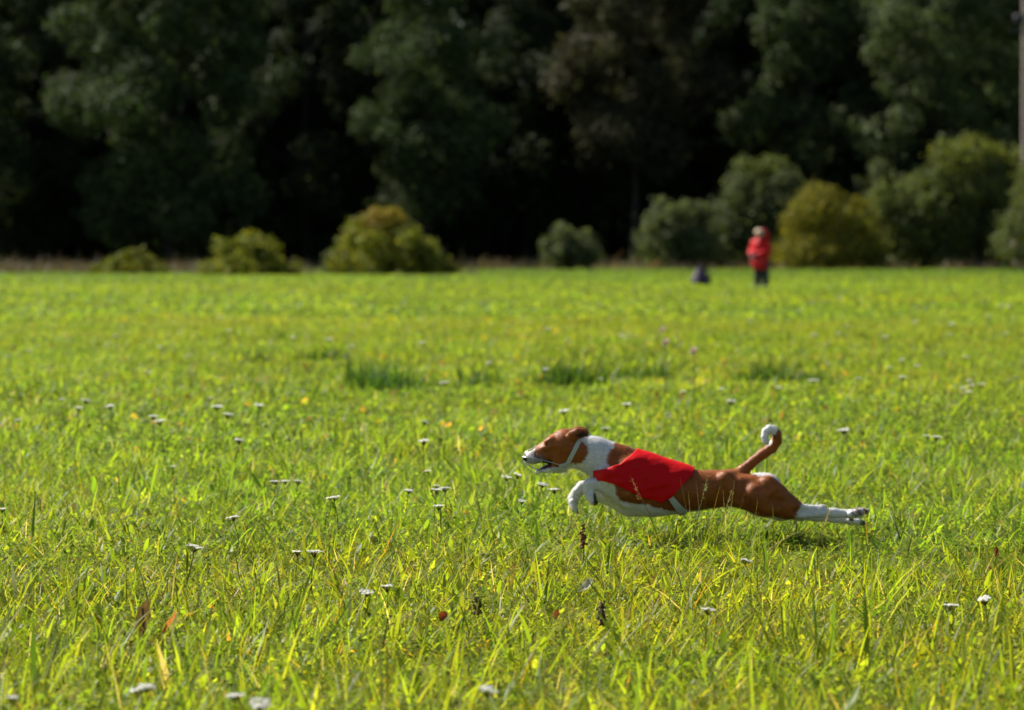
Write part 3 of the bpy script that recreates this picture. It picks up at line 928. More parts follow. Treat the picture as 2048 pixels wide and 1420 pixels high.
# far foreleg
E = .048
px(f, [(1232, 960, 24, E), (1245, 1008, 17, E)], 12)
px(f, [(1243, 1012, 15, E), (1212, 995, 13, E), (1183, 980, 11, E), (1166, 976, 11.5, E)], 6, .85)
px(f, [(1166, 976, 11.5, E), (1155, 987, 10, E), (1147, 1000, 10, E), (1148, 1008, 9.5, E)], 5, .95)
for q, oy in enumerate((-.016, -.006, .005, .015)):
    e = (0, 3, 3, 0)[q]
    px(f, [(1146, 1004, 6.3, E + oy), (1149, 1015 + e, 5.4, E + oy * 1.2), (1154, 1022 + e, 3.4, E + oy * 1.2)], 3)
# near hind leg
H = -.052
px(f, [(1498, 980, 31, H + .012), (1532, 992, 33, H), (1570, 1011, 22, H), (1602, 1021, 13, H)], 12, .80)
px(f, [(1478, 985, 26, H + .012), (1520, 1003, 22, H)], 14, .8)
px(f, [(1602, 1021, 13, H), (1636, 1022, 10, H), (1664, 1024, 8.6, H), (1700, 1026, 8.6, H)], 6, .9)
px(f, [(1590, 1012, 5, H), (1625, 1013, 3.6, H), (1643, 1012, 5.0, H)], 5)                         # tendon to the point of the hock
px(f, [(1450, 955, 15, -.040), (1462, 972, 12, -.048)], 9)                                         # hip bone
for q, oy in enumerate((-.017, -.006, .006, .016)):
    e = (1, 4, 4, 1)[q]
    px(f, [(1698, 1025, 7, H + oy * .8), (1713, 1021 - e * .3, 6.3, H + oy * 1.15), (1725 + e, 1020, 5, H + oy * 1.2)], 3)
px(f, [(1708, 1028, 6.5, H), (1716, 1027, 6, H)], 3)
def hollow(ua, va, ub, vb, y, ra, k=8):
    f.cone(D(ua, va, y), D(ub, vb, y), ra / PXM, ra / PXM, k / PXM, cut=True)
hollow(1486, 958, 1478, 990, -.098, 18, 10)      # behind the hip bone, before the thigh
hollow(1425, 992, 1452, 1000, -.094, 22, 10)     # flank
hollow(1556, 985, 1540, 1010, -.106, 16, 8)      # between the two muscles of the thigh
hollow(1590, 1020, 1622, 1018, -.082, 11, 5)     # before the hock tendon
hollow(1224, 905, 1214, 932, -.088, 20, 8)       # neck to shoulder
hollow(1166, 880, 1160, 915, -.072, 14, 7)       # behind the jaw
hollow(1106, 902, 1100, 915, -.050, 11, 6)       # cheek
hollow(1244, 1000, 1262, 1012, -.078, 9, 5)
px(f, [(1533, 965, 16, -.062), (1556, 985, 14, -.062), (1580, 1005, 10, -.058)], 8)      # rear thigh muscle
px(f, [(1504, 985, 18, -.066), (1530, 1010, 15, -.064)], 10)
px(f, [(1250, 978, 12, -.068), (1238, 985, 9, -.066)], 6)
# far hind leg
G = .052
px(f, [(1498, 980, 31, G - .01), (1530, 987, 36, G), (1566, 1016, 22, G), (1600, 1030, 13, G)], 12, .8)
px(f, [(1480, 990, 24, G), (1520, 1010, 19, G), (1560, 1024, 15, G)], 14, .8)
px(f, [(1600, 1030, 12.5, G), (1634, 1034, 9.8, G), (1668, 1038, 8.6, G), (1704, 1043, 8.2, G)], 6, .9)
for q, oy in enumerate((-.016, -.006, .006, .016)):
    e = (1, 4, 4, 1)[q]
    px(f, [(1702, 1042, 6.6, G + oy * .8), (1716, 1045, 6, G + oy * 1.15), (1726 + e, 1048, 4.4, G + oy * 1.2)], 3)
# tail
px(f, [(1474, 953, 14, 0), (1486, 941, 11.5, 0), (1505, 924, 9.6, 0), (1526, 908, 10, -.003), (1544, 895, 10, -.006), (1553, 882, 9.3, -.010), (1553, 869, 8.6, -.014),
       (1546, 860, 7.8, -.018), (1537, 858, 7.2, -.022), (1530, 863, 6.8, -.026), (1528, 873, 6.4, -.030), (1530, 881, 5.4, -.033), (1534, 886, 3.2, -.034)], 4)
dogV, dogF = f.surface()
dogV = smooth_v(dogV, dogF, 2, .5)

# coat: where each colour grows
u = dogV[:, 0] * PXM + U0; v = V0 - dogV[:, 2] * PXM; yy = dogV[:, 1]
def nz(fr, ph): return np.sin(u * fr + ph + 3 * np.sin(v * fr * .7 + ph)) * np.cos(v * fr * 1.3 - ph * 2 + yy * 90)
ju = u + 1.6 * nz(.23, 1) + 1.0 * nz(.61, 2) + .5 * nz(1.4, 4); jv = v + 1.6 * nz(.27, 3) + 1.0 * nz(.55, 5) + .5 * nz(1.3, 2)
tan = np.array((0.30, 0.084, 0.013)); white = np.array((0.70, 0.69, 0.67)); dark = np.array((0.018, 0.011, 0.010))
C = np.tile(tan, (len(u), 1)) * (1 + .12 * nz(.12, 6) + .07 * nz(.5, 8))[:, None]
C *= np.where(jv > 985, .9, 1.0)[:, None]  # shade of the lower body put into the tan
W = np.zeros(len(u), bool)
W |= in_poly(ju, jv, [(1166, 872), (1178, 862), (1232, 882), (1226, 892), (1214, 909), (1211, 918), (1218, 931), (1226, 962), (1229, 984), (1240, 998), (1262, 1004), (1290, 1006), (1325, 1017),
                      (1358, 1024), (1330, 1045), (1225, 1045), (1130, 1040), (1120, 960), (1138, 945), (1118, 946), (1133, 930), (1145, 925), (1160, 926), (1172, 914), (1174, 898), (1171, 886), (1160, 880)])
W |= in_poly(ju, jv, [(1030, 890), (1058, 896), (1066, 903), (1069, 914), (1084, 921), (1082, 930), (1120, 941), (1140, 944), (1120, 960), (1030, 960)])
W |= ju + (jv - 1011) * .5 > 1597
W |= (yy > .02) & (ju > 1500) & (ju - 1500 + 2 * (1020 - jv) > 0) & (jv > 1022)
W |= (yy > .015) & in_poly(ju, jv, [(1496, 945), (1560, 940), (1580, 990), (1540, 965)])
W |= (yy > .02) & (jv > 1020) & (ju > 1490)
W |= in_poly(ju, jv, [(1568, 845), (1563, 858), (1555, 859), (1549, 866), (1544, 872), (1541, 890), (1520, 892), (1515, 845)])
W |= (yy > .03) & (u < 1236) & (v > 955)
W |= (jv > 1020) & (ju < 1440) & (np.abs(yy) < .03)
C[W] = white * (1 + .05 * nz(.4, 1) + .03 * nz(1.1, 3))[W][:, None]
grey = in_poly(ju, jv, [(1054, 903), (1066, 903), (1080, 908), (1092, 915), (1094, 921), (1060, 932), (1052, 922)])
C[grey] = C[grey] * .35 + np.array((.13, .105, .10)) * .65
mouth = in_poly(u, v, [(1103, 921), (1106, 927), (1098, 935), (1074, 941), (1074, 937), (1083, 929), (1093, 923)]) & (np.abs(yy) < .03)
C[mouth] = (0.05, 0.018, 0.016)
lip = in_poly(u, v, [(1064, 930), (1075, 926), (1098, 917), (1104, 920), (1096, 923), (1076, 931)])
C[lip] = dark
ear_in = in_poly(ju, jv, [(1149, 870), (1153, 863), (1164, 860.5), (1176, 865), (1174, 871), (1162, 877)]) & (np.abs(yy) > .042)
C[ear_in] = (0.045, 0.018, 0.012)
pad = ((u > 1180) & (u < 1196) & (v > 984) & (yy < -.02) & (u > 1183 + .0 * v) & (u < 1195)) & (dogV[:, 1] < 0)
C[pad & (u > 1186)] = (0.07, 0.04, 0.03)
C[(u > 1155) & (u < 1166) & (v > 1006) & (yy > .02)] = (0.05, 0.04, 0.035)
C[(u > 1700) & (yy < 0) & (v < 1029) & (nz(.45, 2) + .6 * nz(.9, 1) > -.15)] = (0.10, 0.036, 0.02)
C[(u > 1722) & (yy > 0) & (v > 1036)] = (0.04, 0.033, 0.03)
C[(u > 1700) & (u < 1709) & (yy > 0) & (v > 1032) & (v < 1043)] = (0.05, 0.03, 0.025)
# soften the edges a little so the hairs of two colours mix
ed = np.concatenate([dogF[:, [0, 1]], dogF[:, [1, 2]], dogF[:, [2, 3]], dogF[:, [3, 0]]])
for _ in range(1):
    dg = np.bincount(ed.ravel(), minlength=len(C)).astype(float)
    A = np.stack([np.bincount(ed[:, 0], C[ed[:, 1], i], len(C)) + np.bincount(ed[:, 1], C[ed[:, 0], i], len(C)) for i in range(3)], 1)
    C = .5 * C + .5 * A / dg[:, None]
m_fur, nt, b, _ = mat_new('short_fur')
at = nt.nodes.new('ShaderNodeAttribute'); at.attribute_name = 'col'
tcn = nt.nodes.new('ShaderNodeTexCoord')
mp = nt.nodes.new('ShaderNodeMapping'); mp.inputs['Scale'].default_value = (60, 220, 260)
nn = nt.nodes.new('ShaderNodeTexNoise'); nn.inputs['Scale'].default_value = 1.0; nn.inputs['Detail'].default_value = 5
nt.links.new(tcn.outputs['Object'], mp.inputs[0]); nt.links.new(mp.outputs[0], nn.inputs['Vector'])
hv = nt.nodes.new('ShaderNodeHueSaturation'); mr = nt.nodes.new('ShaderNodeMapRange'); mr.inputs[3].default_value = .72; mr.inputs[4].default_value = 1.28
nt.links.new(nn.outputs[0], mr.inputs[0]); nt.links.new(mr.outputs[0], hv.inputs['Value']); nt.links.new(at.outputs[0], hv.inputs['Color'])
nt.links.new(hv.outputs[0], b.inputs['Base Color'])
bp = nt.nodes.new('ShaderNodeBump'); bp.inputs['Strength'].default_value = .5; bp.inputs['Distance'].default_value = .002
nt.links.new(nn.outputs[0], bp.inputs['Height']); nt.links.new(bp.outputs[0], b.inputs['Normal'])
b.inputs['Roughness'].default_value = .5; b.inputs['Specular IOR Level'].default_value = .3
b.inputs['Sheen Weight'].default_value = .06; b.inputs['Sheen Roughness'].default_value = .4
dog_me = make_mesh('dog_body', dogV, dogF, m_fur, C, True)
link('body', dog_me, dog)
# the short coat: hairs lying back along the body
dn = np.zeros((len(dog_me.vertices), 3), np.float32); dog_me.vertices.foreach_get('normal', dn.ravel()); 
dn = np.array([v_.normal for v_ in dog_me.vertices]) if not dn.any() else dn
bare = in_poly(u, v, [(1040, 905), (1062, 905), (1064, 928), (1106, 916), (1112, 938), (1068, 950), (1040, 930)]) | (np.hypot(u - 1094, v - 888) < 7)
okv = np.nonzero(~bare)[0]
nh = 120000
hi_ = okv[rng.integers(0, len(okv), nh)]
p0 = dogV[hi_] + rng.normal(0, .0011, (nh, 3)); hn = dn[hi_]
uu_, vv_ = u[hi_], v[hi_]
flow = np.tile(np.array([1.0, 0, -.25]), (nh, 1))
leg = (uu_ < 1215) & (vv_ > 958); flow[leg] = (-.35, 0, -1)
tl_ = (uu_ > 1500) & (vv_ < 935); flow[tl_] = (.3, 0, .6)
flow -= hn * (flow * hn).sum(1)[:, None]; flow /= np.linalg.norm(flow, axis=1)[:, None] + 1e-6
ln_ = .0065 * np.exp(rng.normal(0, .3, nh)); ln_[tl_] *= .95; ln_[uu_ < 1135] *= .6
dr = flow + hn * rng.uniform(.12, .5, nh)[:, None] + rng.normal(0, .2, (nh, 3))
sd_ = np.cross(dr, hn); sd_ /= np.linalg.norm(sd_, axis=1)[:, None] + 1e-6
hV = np.stack([p0 - sd_ * .0005, p0 + sd_ * .0005, p0 + dr * ln_[:, None]], 1).reshape(-1, 3)
hC = np.repeat(C[hi_] * np.exp(rng.normal(0, .16, (nh, 1))), 3, axis=0)
fur_me = make_mesh('fur', hV, np.arange(nh * 3).reshape(-1, 3), m_fur, hC, True)
if len(fur_me.vertices) == nh * 3:
    fur_me.normals_split_custom_set_from_vertices(np.repeat(hn, 3, axis=0).tolist())
fur = link('fur', fur_me, dog); fur['kind'] = 'stuff'

M_eye = plain('dog_eye', (0.02, 0.010, 0.006), .08, .1, 50)
for s in (-1, 1):
    V, F = ball(D(1094, 888, s * .0265), 4.3 / PXM, sq=(1, .8, .9)); gq = Geo(); gq.add(V, F)
    link('eye', gq.mesh('eye', M_eye, True), dog)
fn = Field(D(1040, 935, -.03), D(1066, 900, .03), .0012)
px(fn, [(1051, 915, 5.6, 0), (1055, 918, 5.5, 0)], 4, 1.25)
for s in (-1, 1): px(fn, [(1050, 917, 3.4, s * .006), (1053, 919, 3.4, s * .007)], 3)
V, F = fn.surface(); link('nose', make_mesh('nose', V, F, plain('dog_nose', (0.012, 0.011, 0.012), .3, .2, 300), smooth=True), dog)
ft = Field(D(1068, 950, -.03), D(1110, 915, .03), .0014)
px(ft, [(1104, 929, 4, 0), (1092, 934, 3.6, 0), (1082, 938, 2.8, 0)], 3, 2.1)
V, F = ft.surface(); link('tongue', make_mesh('tongue', V, F, plain('tongue', (0.20, 0.05, 0.06), .3, .15, 90), smooth=True), dog)

def shell(fld, off, poly, thick, mat, name, parent, ymax=None, wrinkle=None, it=2, front=None):
    """cloth lying on a surface: the part of the swollen surface inside an outline seen from the side"""
    V, F = fld.surface(off)
    V = smooth_v(V, F, it)
    su = V[:, 0] * PXM + U0; sv = V0 - V[:, 2] * PXM
    ins = in_poly(su, sv, poly)
    if ymax is not None: ins &= ymax(V)
    F = F[ins[F].sum(1) >= 2]
    used = np.unique(F); mp_ = np.full(len(V), -1); mp_[used] = np.arange(len(used))
    V = V[used]; F = mp_[F]
    su = V[:, 0] * PXM + U0; sv = V0 - V[:, 2] * PXM
    e = np.sort(np.concatenate([F[:, [0, 1]], F[:, [1, 2]], F[:, [2, 3]], F[:, [3, 0]]]), 1)
    ue, ct = np.unique(e, axis=0, return_counts=True)
    bd = np.unique(ue[ct == 1])
    bx, by, dd = edge_snap(su[bd], sv[bd], poly)
    m = dd < 4.5
    V[bd[m], 0] = (bx[m] - U0) / PXM; V[bd[m], 2] = (V0 - by[m]) / PXM
    if wrinkle is not None: V = wrinkle(V)
    me = make_mesh(name, V, F, mat, smooth=True)
    o = link(name, me, parent)
    sm = o.modifiers.new('thickness', 'SOLIDIFY'); sm.thickness = thick; sm.offset = 0
    return o

fv = Field(D(1150, 1060, -.16), D(1420, 860, .16), .004)
trunk_parts(fv)
px(fv, [(1228, 953, 28, -.048), (1262, 968, 26, -.048)], 16); px(fv, [(1228, 953, 28, .048), (1262, 968, 26, .048)], 16)
px(fv, [(1232, 940, 26, 0), (1280, 952, 40, 0), (1350, 974, 42, 0)], 14, .95)
m_vest, nt, b, _ = mat_new('red_vest')
b.inputs['Base Color'].default_value = (0.58, 0.0015, 0.004, 1); b.inputs['Roughness'].default_value = .6
b.inputs['Specular IOR Level'].default_value = .14
tcn = nt.nodes.new('ShaderNodeTexCoord'); wv = nt.nodes.new('ShaderNodeTexNoise'); wv.inputs['Scale'].default_value = 28; wv.inputs['Detail'].default_value = 4; wv.inputs['Distortion'].default_value = 1.0
fine = nt.nodes.new('ShaderNodeTexNoise'); fine.inputs['Scale'].default_value = 420
nt.links.new(tcn.outputs['Object'], wv.inputs['Vector']); nt.links.new(tcn.outputs['Object'], fine.inputs['Vector'])
b1 = nt.nodes.new('ShaderNodeBump'); b1.inputs['Strength'].default_value = .3; b1.inputs['Distance'].default_value = .006
b2 = nt.nodes.new('ShaderNodeBump'); b2.inputs['Strength'].default_value = .3; b2.inputs['Distance'].default_value = .001
nt.links.new(wv.outputs[0], b1.inputs['Height']); nt.links.new(fine.outputs[0], b2.inputs['Height']); nt.links.new(b1.outputs[0], b2.inputs['Normal']); nt.links.new(b2.outputs[0], b.inputs['Normal'])
def folds(V):
    uu = V[:, 0] * PXM + U0; vv = V0 - V[:, 2] * PXM
    n = V.copy(); n[:, 0] = 0; n[:, 2] -= D(0, 965)[2]; n /= np.linalg.norm(n, axis=1)[:, None] + 1e-9
    w = 1.1 * np.clip((vv - 905 - (uu - 1274) * .36) / 40, .15, 1) * (.0022 * np.sin((uu - 1270) * .09 + (vv - 900) * .16) + .0016 * np.sin((uu - 1290) * .21 - (vv - 940) * .10 + 1) + .0012 * np.sin(uu * .05 + vv * .33))
    edge = np.clip((vv - (930 + .0 * uu)) / 60, 0, 1)
    return V + n * (w + .003 * edge)[:, None]
vest_poly = [(1310, 868), (1274, 898), (1238, 926), (1199, 937), (1186, 938), (1186, 960), (1202, 958), (1226, 964), (1254, 977), (1293, 995), (1322, 1000), (1338, 993), (1387, 943), (1396, 915)]
vest = shell(fv, .0050, vest_poly, .002, m_vest, 'racing_vest', dog, wrinkle=folds)
M_web = plain('white_webbing', (0.43, 0.44, 0.40), .7, .12, 120, .3)
M_trim = plain('dark_trim', (0.02, 0.012, 0.014), .7)
shell(fv, .0055, [(1330, 988), (1340, 985), (1374, 1023), (1366, 1034), (1358, 1030)], .002, M_web, 'belly_strap', vest)

fh = Field(D(1060, 965, -.11), D(1190, 850, .11), .003)
head_parts(fh); px(fh, [(1158, 902, 33, 0), (1190, 912, 36, 0)], 10, .76)
muz = link('muzzle', shell(fh, .004, [(1157, 873), (1165, 876), (1138, 930), (1132, 944), (1124, 944), (1129, 928)], .0025, M_web, 'webbing_source', None).data, dog)
src = bpy.data.objects['webbing_source']; bpy.data.objects.remove(src)
sm = muz.modifiers.new('thickness', 'SOLIDIFY'); sm.thickness = .0025
for s in (-1, 1):
    shell(fh, .0045, [(1117, 928), (1133, 924), (1134, 930), (1118, 934)], .0025, M_web, 'cheek_strap', muz, ymax=lambda V: V[:, 1] * s > .004)
shell(fh, .005, [(1104, 933), (1133, 934), (1134, 952), (1106, 952)], .0025, M_web, 'chin_strap', muz)
M_wire = plain('steel_wire', (0.52, 0.53, 0.50), .3, .1, 50, 0, .9)
def wire(pts, r=.0010):
    g = Geo(); P = np.array([D(*p) for p in pts])
    t = np.linspace(0, 1, len(P)); tt = np.linspace(0, 1, len(P) * 5)
    Q = np.stack([np.interp(tt, t, P[:, i]) for i in range(3)], 1)
    for _ in range(4): Q[1:-1] = (Q[:-2] + 2 * Q[1:-1] + Q[2:]) / 4
    add_tube(g, Q, r, n=6)
    link('wire', g.mesh('wire', M_wire, True), muz)
wire([(1094, 890, 0), (1074, 893, 0), (1062, 898, 0), (1051, 904, 0), (1045, 913, 0), (1045, 924, 0), (1051, 933, 0), (1064, 944, 0), (1080, 952, 0), (1104, 951, 0)], .0013)
for s in (-1, 1):
    wire([(1118, 928, s * .042), (1098, 922, s * .036), (1074, 917, s * .029), (1056, 914, s * .020), (1046, 914, s * .006), (1045, 914, 0)], .0013)
    wire([(1108, 946, s * .030), (1086, 944, s * .027), (1066, 935, s * .022), (1053, 928, s * .014), (1046, 922, 0)], .0011)
    wire([(1098, 892, s * .022), (1080, 897, s * .021), (1064, 902, s * .017), (1052, 907, s * .012), (1046, 911, 0)], .0011)
for uc, t0, t1, w in ((1066, 896, 945, .024), (1082, 891, 952, .030)):
    wire([(uc + 3 * math.cos(a), (t0 + t1) / 2 - (t1 - t0) / 2 * math.cos(a), w * math.sin(a)) for a in np.linspace(0, 2 * math.pi, 17)], .0011)
M_claw = plain('claw', (0.05, 0.04, 0.035), .35)
for (cu, cv, y0, du, dv) in ((1193, 1004, N, 4, 3), (1156, 1026, E, 2, 5), (1731, 1020, H, 5, 0), (1732, 1049, G, 5, 2)):
    for oy in (-.018, -.007, .006, .017):
        g = Geo(); add_tube(g, [D(cu - du, cv - dv, y0 + oy * 1.1), D(cu, cv, y0 + oy * 1.15), D(cu + du * .5, cv + dv * .5 + 1.5, y0 + oy * 1.15)], [.0028, .002, .0006], n=6)
        link('claw', g.mesh('claw', M_claw, True), dog)

# ------------------------------------------------------------------ flowers and single stalks in the meadow
def yarrow_meshes(seed):
    r = np.random.default_rng(seed)
    gs = Geo(); h = 1.0
    add_tube(gs, [(0, 0, -.02), (.006, .004, .10), (0, 0, .195)], [.0022, .0018, .0014], (.10, .13, .03), n=5)
    for q in range(9):
        V, F, C = leaves_flat(1, .004, .05, .008, 0, .7, BROAD, r); gs.add(V + np.array([0, 0, .02 + .014 * q]), F, C)
    gh = Geo(); R = .020 * r.uniform(.8, 1.15)
    for q in range(22):
        a = r.uniform(0, 6.28); p = R * math.sqrt(r.random())
        c = np.array([p * math.cos(a), p * math.sin(a), .2 - .16 * p + r.normal(0, .0015)])
        add_tube(gs, [(0, 0, .175), tuple(c * np.array([.6, .6, 1]) - np.array([0, 0, .008])), tuple(c)], [.0008, .0007, .0006], (.12, .14, .05), n=3)
        k = 7; an = np.linspace(0, 2 * math.pi, k, endpoint=False) + a
        rr = .0048 * r.uniform(.8, 1.2)
        V = np.concatenate([c[None] + np.array([0, 0, .0022]), c + np.stack([rr * np.cos(an), rr * np.sin(an), r.normal(0, .0007, k)], 1)])
        F = np.array([(0, 1 + i, 1 + (i + 1) % k) for i in range(k)])
        gh.add(V, F, np.array((.88, .87, .83)) * r.uniform(.85, 1.05))
    return gs.mesh('stem', M_grass), gh.mesh('flower_head', M_flower)
YM = [yarrow_meshes(60 + i) for i in range(5)]
FL = [(55,699),(14,711),(290,738),(157,802),(120,798),(154,825),(229,820),(302,839),(328,846),(410,791),(516,819),(451,836),(437,822),(39,848),(343,926),(470,877),(547,962),(571,961),(586,962),
 (677,996),(7,1015),(321,696),(379,711),(451,661),(227,672),(581,680),(668,680),(704,697),(856,689),(980,728),(1191,757),(894,755),(1128,672),(1239,663),(1099,655),(1082,737),(1215,855),(1256,808),
 (1138,822),(853,880),(868,979),(870,986),(890,983),(814,986),(884,1014),(1014,955),(1003,962),(1068,974),(1111,989),(861,943),(1032,1007),(826,846),(1697,647),(1832,642),(1905,645),(1678,666),(1625,671),
 (1770,676),(1902,666),(1649,726),(1715,757),(1784,736),(1832,734),(1813,719),(1926,710),(1939,762),(1943,772),(1929,777),(1939,787),(1965,768),(1563,770),(1369,775),(1451,772),(1454,799),(1628,757),(1803,753),
 (1700,847),(1685,850),(1844,859),(1862,861),(1533,625),(1495,637),(1604,621),(1621,604),(1680,594),(2018,611),(1977,632),(1997,611),(2008,662),(362,1074),(595,1090),(280,1378),(309,1374),(533,1390),(478,1398),
 (15,1410),(480,1031),(627,1084),(936,1373),(734,1149),(777,1148),(1469,1104),(1404,1197),(2042,1051),(1905,1198),(1994,1181)]
OWN = {(936,1373): 'white flower head at the bottom edge just left of the photo centre', (533,1390): 'largest white flower head at the bottom edge, in the left third', (2042,1051): 'white flower head at the right edge level with the hind paws of the dog',
 (1111,989): 'small white flower just left of the front paws of the dog', (1215,855): 'white flower head just above the nape of the dog', (7,1015): 'white flower head touching the left edge of the photo halfway down the meadow', (677,996): 'single white flower head between the trio at left and the dog',
 (343,926): 'lone bright white flower head in the left part of the meadow', (1068,974): 'white flower head right below the muzzle of the dog', (1191,757): 'broad white flower head in the meadow beyond the head of the dog', (15,1410): 'white flower head in the bottom left corner',
 (1715,757): 'broad white flower head in the meadow beyond the curled tail of the dog', (1469,1104): 'white flower in the shade beneath the belly of the dog'}
COLS = [(185, 'near the left edge'), (395, 'below the low olive bush at left'), (640, 'below the low round green bush'), (910, 'below the dome shaped bush'), (1075, 'below the dark gap beside the dome shaped bush'),
        (1270, 'below the lone upright bush'), (1440, 'below the backpack'), (1560, 'below the person in red'), (1760, 'below the yellowish bush'), (3000, 'below the big bush at right')]
ORD = ['first', 'second', 'third', 'fourth', 'fifth', 'sixth', 'seventh', 'eighth', 'ninth', 'tenth', 'eleventh', 'twelfth', 'thirteenth', 'fourteenth', 'fifteenth', 'sixteenth', 'seventeenth', 'eighteenth', 'nineteenth', 'twentieth']
def where(u_): return next(t for lim, t in COLS if u_ < lim)
LAB = {}
for part_, look in ((lambda p: p[1] < 850, 'small blurred white flower'), (lambda p: p[1] >= 850, 'white flat topped flower')):
    for _, t in COLS:
        col_ = sorted([p for p in FL if part_(p) and where(p[0]) == t and p not in OWN], key=lambda p: p[1])
        for q, p in enumerate(col_):
            LAB[p] = look + ' ' + t + (', ' + ORD[q] + ' from top' if len(col_) > 1 else '')
for i, (fu, fv_) in enumerate(FL):
    sc = random.uniform(.8, 1.15) if fv_ > 620 else 1.3
    if fv_ < 700: sc *= 1.2
    if fv_ > 900: sc *= .78
    hgt = .2 * sc
    x, y = spot(fu, fv_, hgt)
    o = empty('yarrow_flower', (x, y, float(gz(x, y))), OWN.get((fu, fv_)) or LAB[(fu, fv_)], 'flower', 'white flowers in the meadow', rz=random.uniform(0, 6.28))
    wide = sc * random.uniform(1.0, 1.35)
    o.scale = (wide, wide, sc)
    o.rotation_euler = (random.gauss(0, .12), random.gauss(0, .12), random.uniform(0, 6.28))
    ms, mh = YM[i % 5]
    link('stem', ms, o); link('flower_head', mh, o)

M_pink = foliage('pink_petals', .35, (1.1, 1, 1), .6, .2, None, .05)
g = Geo(); add_tube(g, [(0, 0, -.02), (.01, 0, .15), (0, 0, .30)], [.003, .0025, .002], (.09, .12, .03), n=5)
for q in range(8):
    V, F, C = leaves_flat(1, .005, .06, .02, 0, .6, BROAD); g.add(V + np.array([0, 0, .03 + .025 * q]), F, C)
pk_stem = g.mesh('stem', M_grass)
g = Geo()
for q in range(70):
    v_ = rng.normal(0, 1, 3); v_ /= np.linalg.norm(v_); v_[2] = abs(v_[2]) * .9
    V, F, C = leaves_flat(1, .001, .026, .007, 0, math.asin(np.clip(v_[2], -1, 1)), np.array([(.50, .36, .36), (.42, .28, .28)])); g.add(V + np.array([0, 0, .30]), F, C)
pk_head = g.mesh('flower_head', M_pink)
for pu, pv, lab in ((1324, 652, 'pink wildflower in the meadow below the backpack, topmost of three'), (1331, 680, 'pink wildflower in the meadow below the backpack, lowest on the left of three'), (1387, 690, 'pink wildflower in the meadow below the backpack, rightmost of three')):
    x, y = spot(pu, pv, .42)
    o = empty('pink_flower', (x, y, float(gz(x, y))), lab, 'flower', 'pink flowers below the backpack'); o.scale = (1.1, 1.1, 1.3)
    link('stem', pk_stem, o); link('flower_head', pk_head, o)

def big_leaf(L, W, col, curl, fold, name, parent, loc, rot, r=rng):
    """one wilted leaf with a rib, curled along its length"""
    n = 7; V = []; F = []
    for i in range(n + 1):
        t = i / n; w = W * .5 * math.sin(math.pi * (t * .9 + .06)) ** .8
        a = curl * t; x = L * (math.sin(a) / curl if curl else t); z = L * ((1 - math.cos(a)) / curl if curl else 0)
        for j in (-2, -1, 0, 1, 2):
            V.append((x, w * j / 2 * math.cos(fold), z + w * abs(j) / 2 * math.sin(fold) + .0015 * math.sin(5 * i + 3 * j)))
    for i in range(n):
        for j in range(4):
            F.append((i * 5 + j, i * 5 + j + 1, i * 5 + j + 6, i * 5 + j + 5))
    V = np.array(V); c = np.tile(np.array(col), (len(V), 1)) * np.exp(r.normal(0, .25, (len(V), 1)))
    me = make_mesh(name, V, np.array(F), M_dry, c, True)
    o = link(name, me, parent, loc); o.rotation_euler = rot
    return o
x, y = spot(285, 1305, 0.0)
dock = empty('dock_plant', (x, y, float(gz(x, y))), 'wilting dock plant with brown and yellow leaves in the grass at the lower left', 'plant')
dock.scale = (1.35, 1.35, 1.35)
for L_, W_, c_, loc, rt in ((.075, .035, (.085, .060, .022), (-.005, 0, .045), (.5, -1.15, 1.9)), (.06, .03, (.42, .16, .05), (.03, .0, .05), (0, -.5, -.2)), (.06, .034, (.30, .20, .03), (.0, -.02, .015), (.9, -.3, .4)), (.07, .03, (.26, .17, .03), (.01, -.02, .0), (.7, -.6, 2.6)), (.06, .03, (.14, .15, .03), (-.02, .02, .02), (0, -.6, 2.9))):
    o = big_leaf(L_, W_, c_, .9, .35, 'leaf', dock, loc, rt)
g = Geo(); add_tube(g, [(0, 0, -.02), (.004, 0, .05), (.0, 0, .10)], [.004, .003, .002], (.10, .06, .03), n=6)
link('stem', g.mesh('stem', M_dry), dock)
for lu, lv, L_, W_, c_, rt, lab in (
    (1157, 1168, .055, .026, (.46, .44, .33), (.9, -.45, .3), 'pale dead leaf lying on the grass below the front paws of the dog'),
    (1992, 1120, .04, .02, (.30, .06, .025), (.4, -1.2, .4), 'rust red withered leaf in the grass near the right edge'),
    (1985, 1140, .03, .02, (.24, .05, .02), (.9, -.2, 2.4), 'small dark red leaf below the rust red leaf near the right edge'),
    (880, 1222, .03, .026, (.20, .05, .015), (.9, -.8, .6), 'curled red brown leaf in the grass left of the dog shadow, below the flower bunch'),
    (700, 1165, .045, .016, (.55, .54, .45), (.6, -.4, 2.5), 'whitish dead leaf in the grass left of the photo centre'),
    (1110, 1220, .028, .016, (.16, .04, .02), (.6, -.9, 1.4), 'tiny dark red leaf in the grass below the pale dead leaf')):
    x, y = spot(lu, lv, .07)
    o = big_leaf(L_, W_, c_, 1.0, .3, 'dead_leaf', None, (x, y, .075 + float(gz(x, y))), rt)
    tag(o, lab, 'leaf', 'dead leaves lying in the grass')
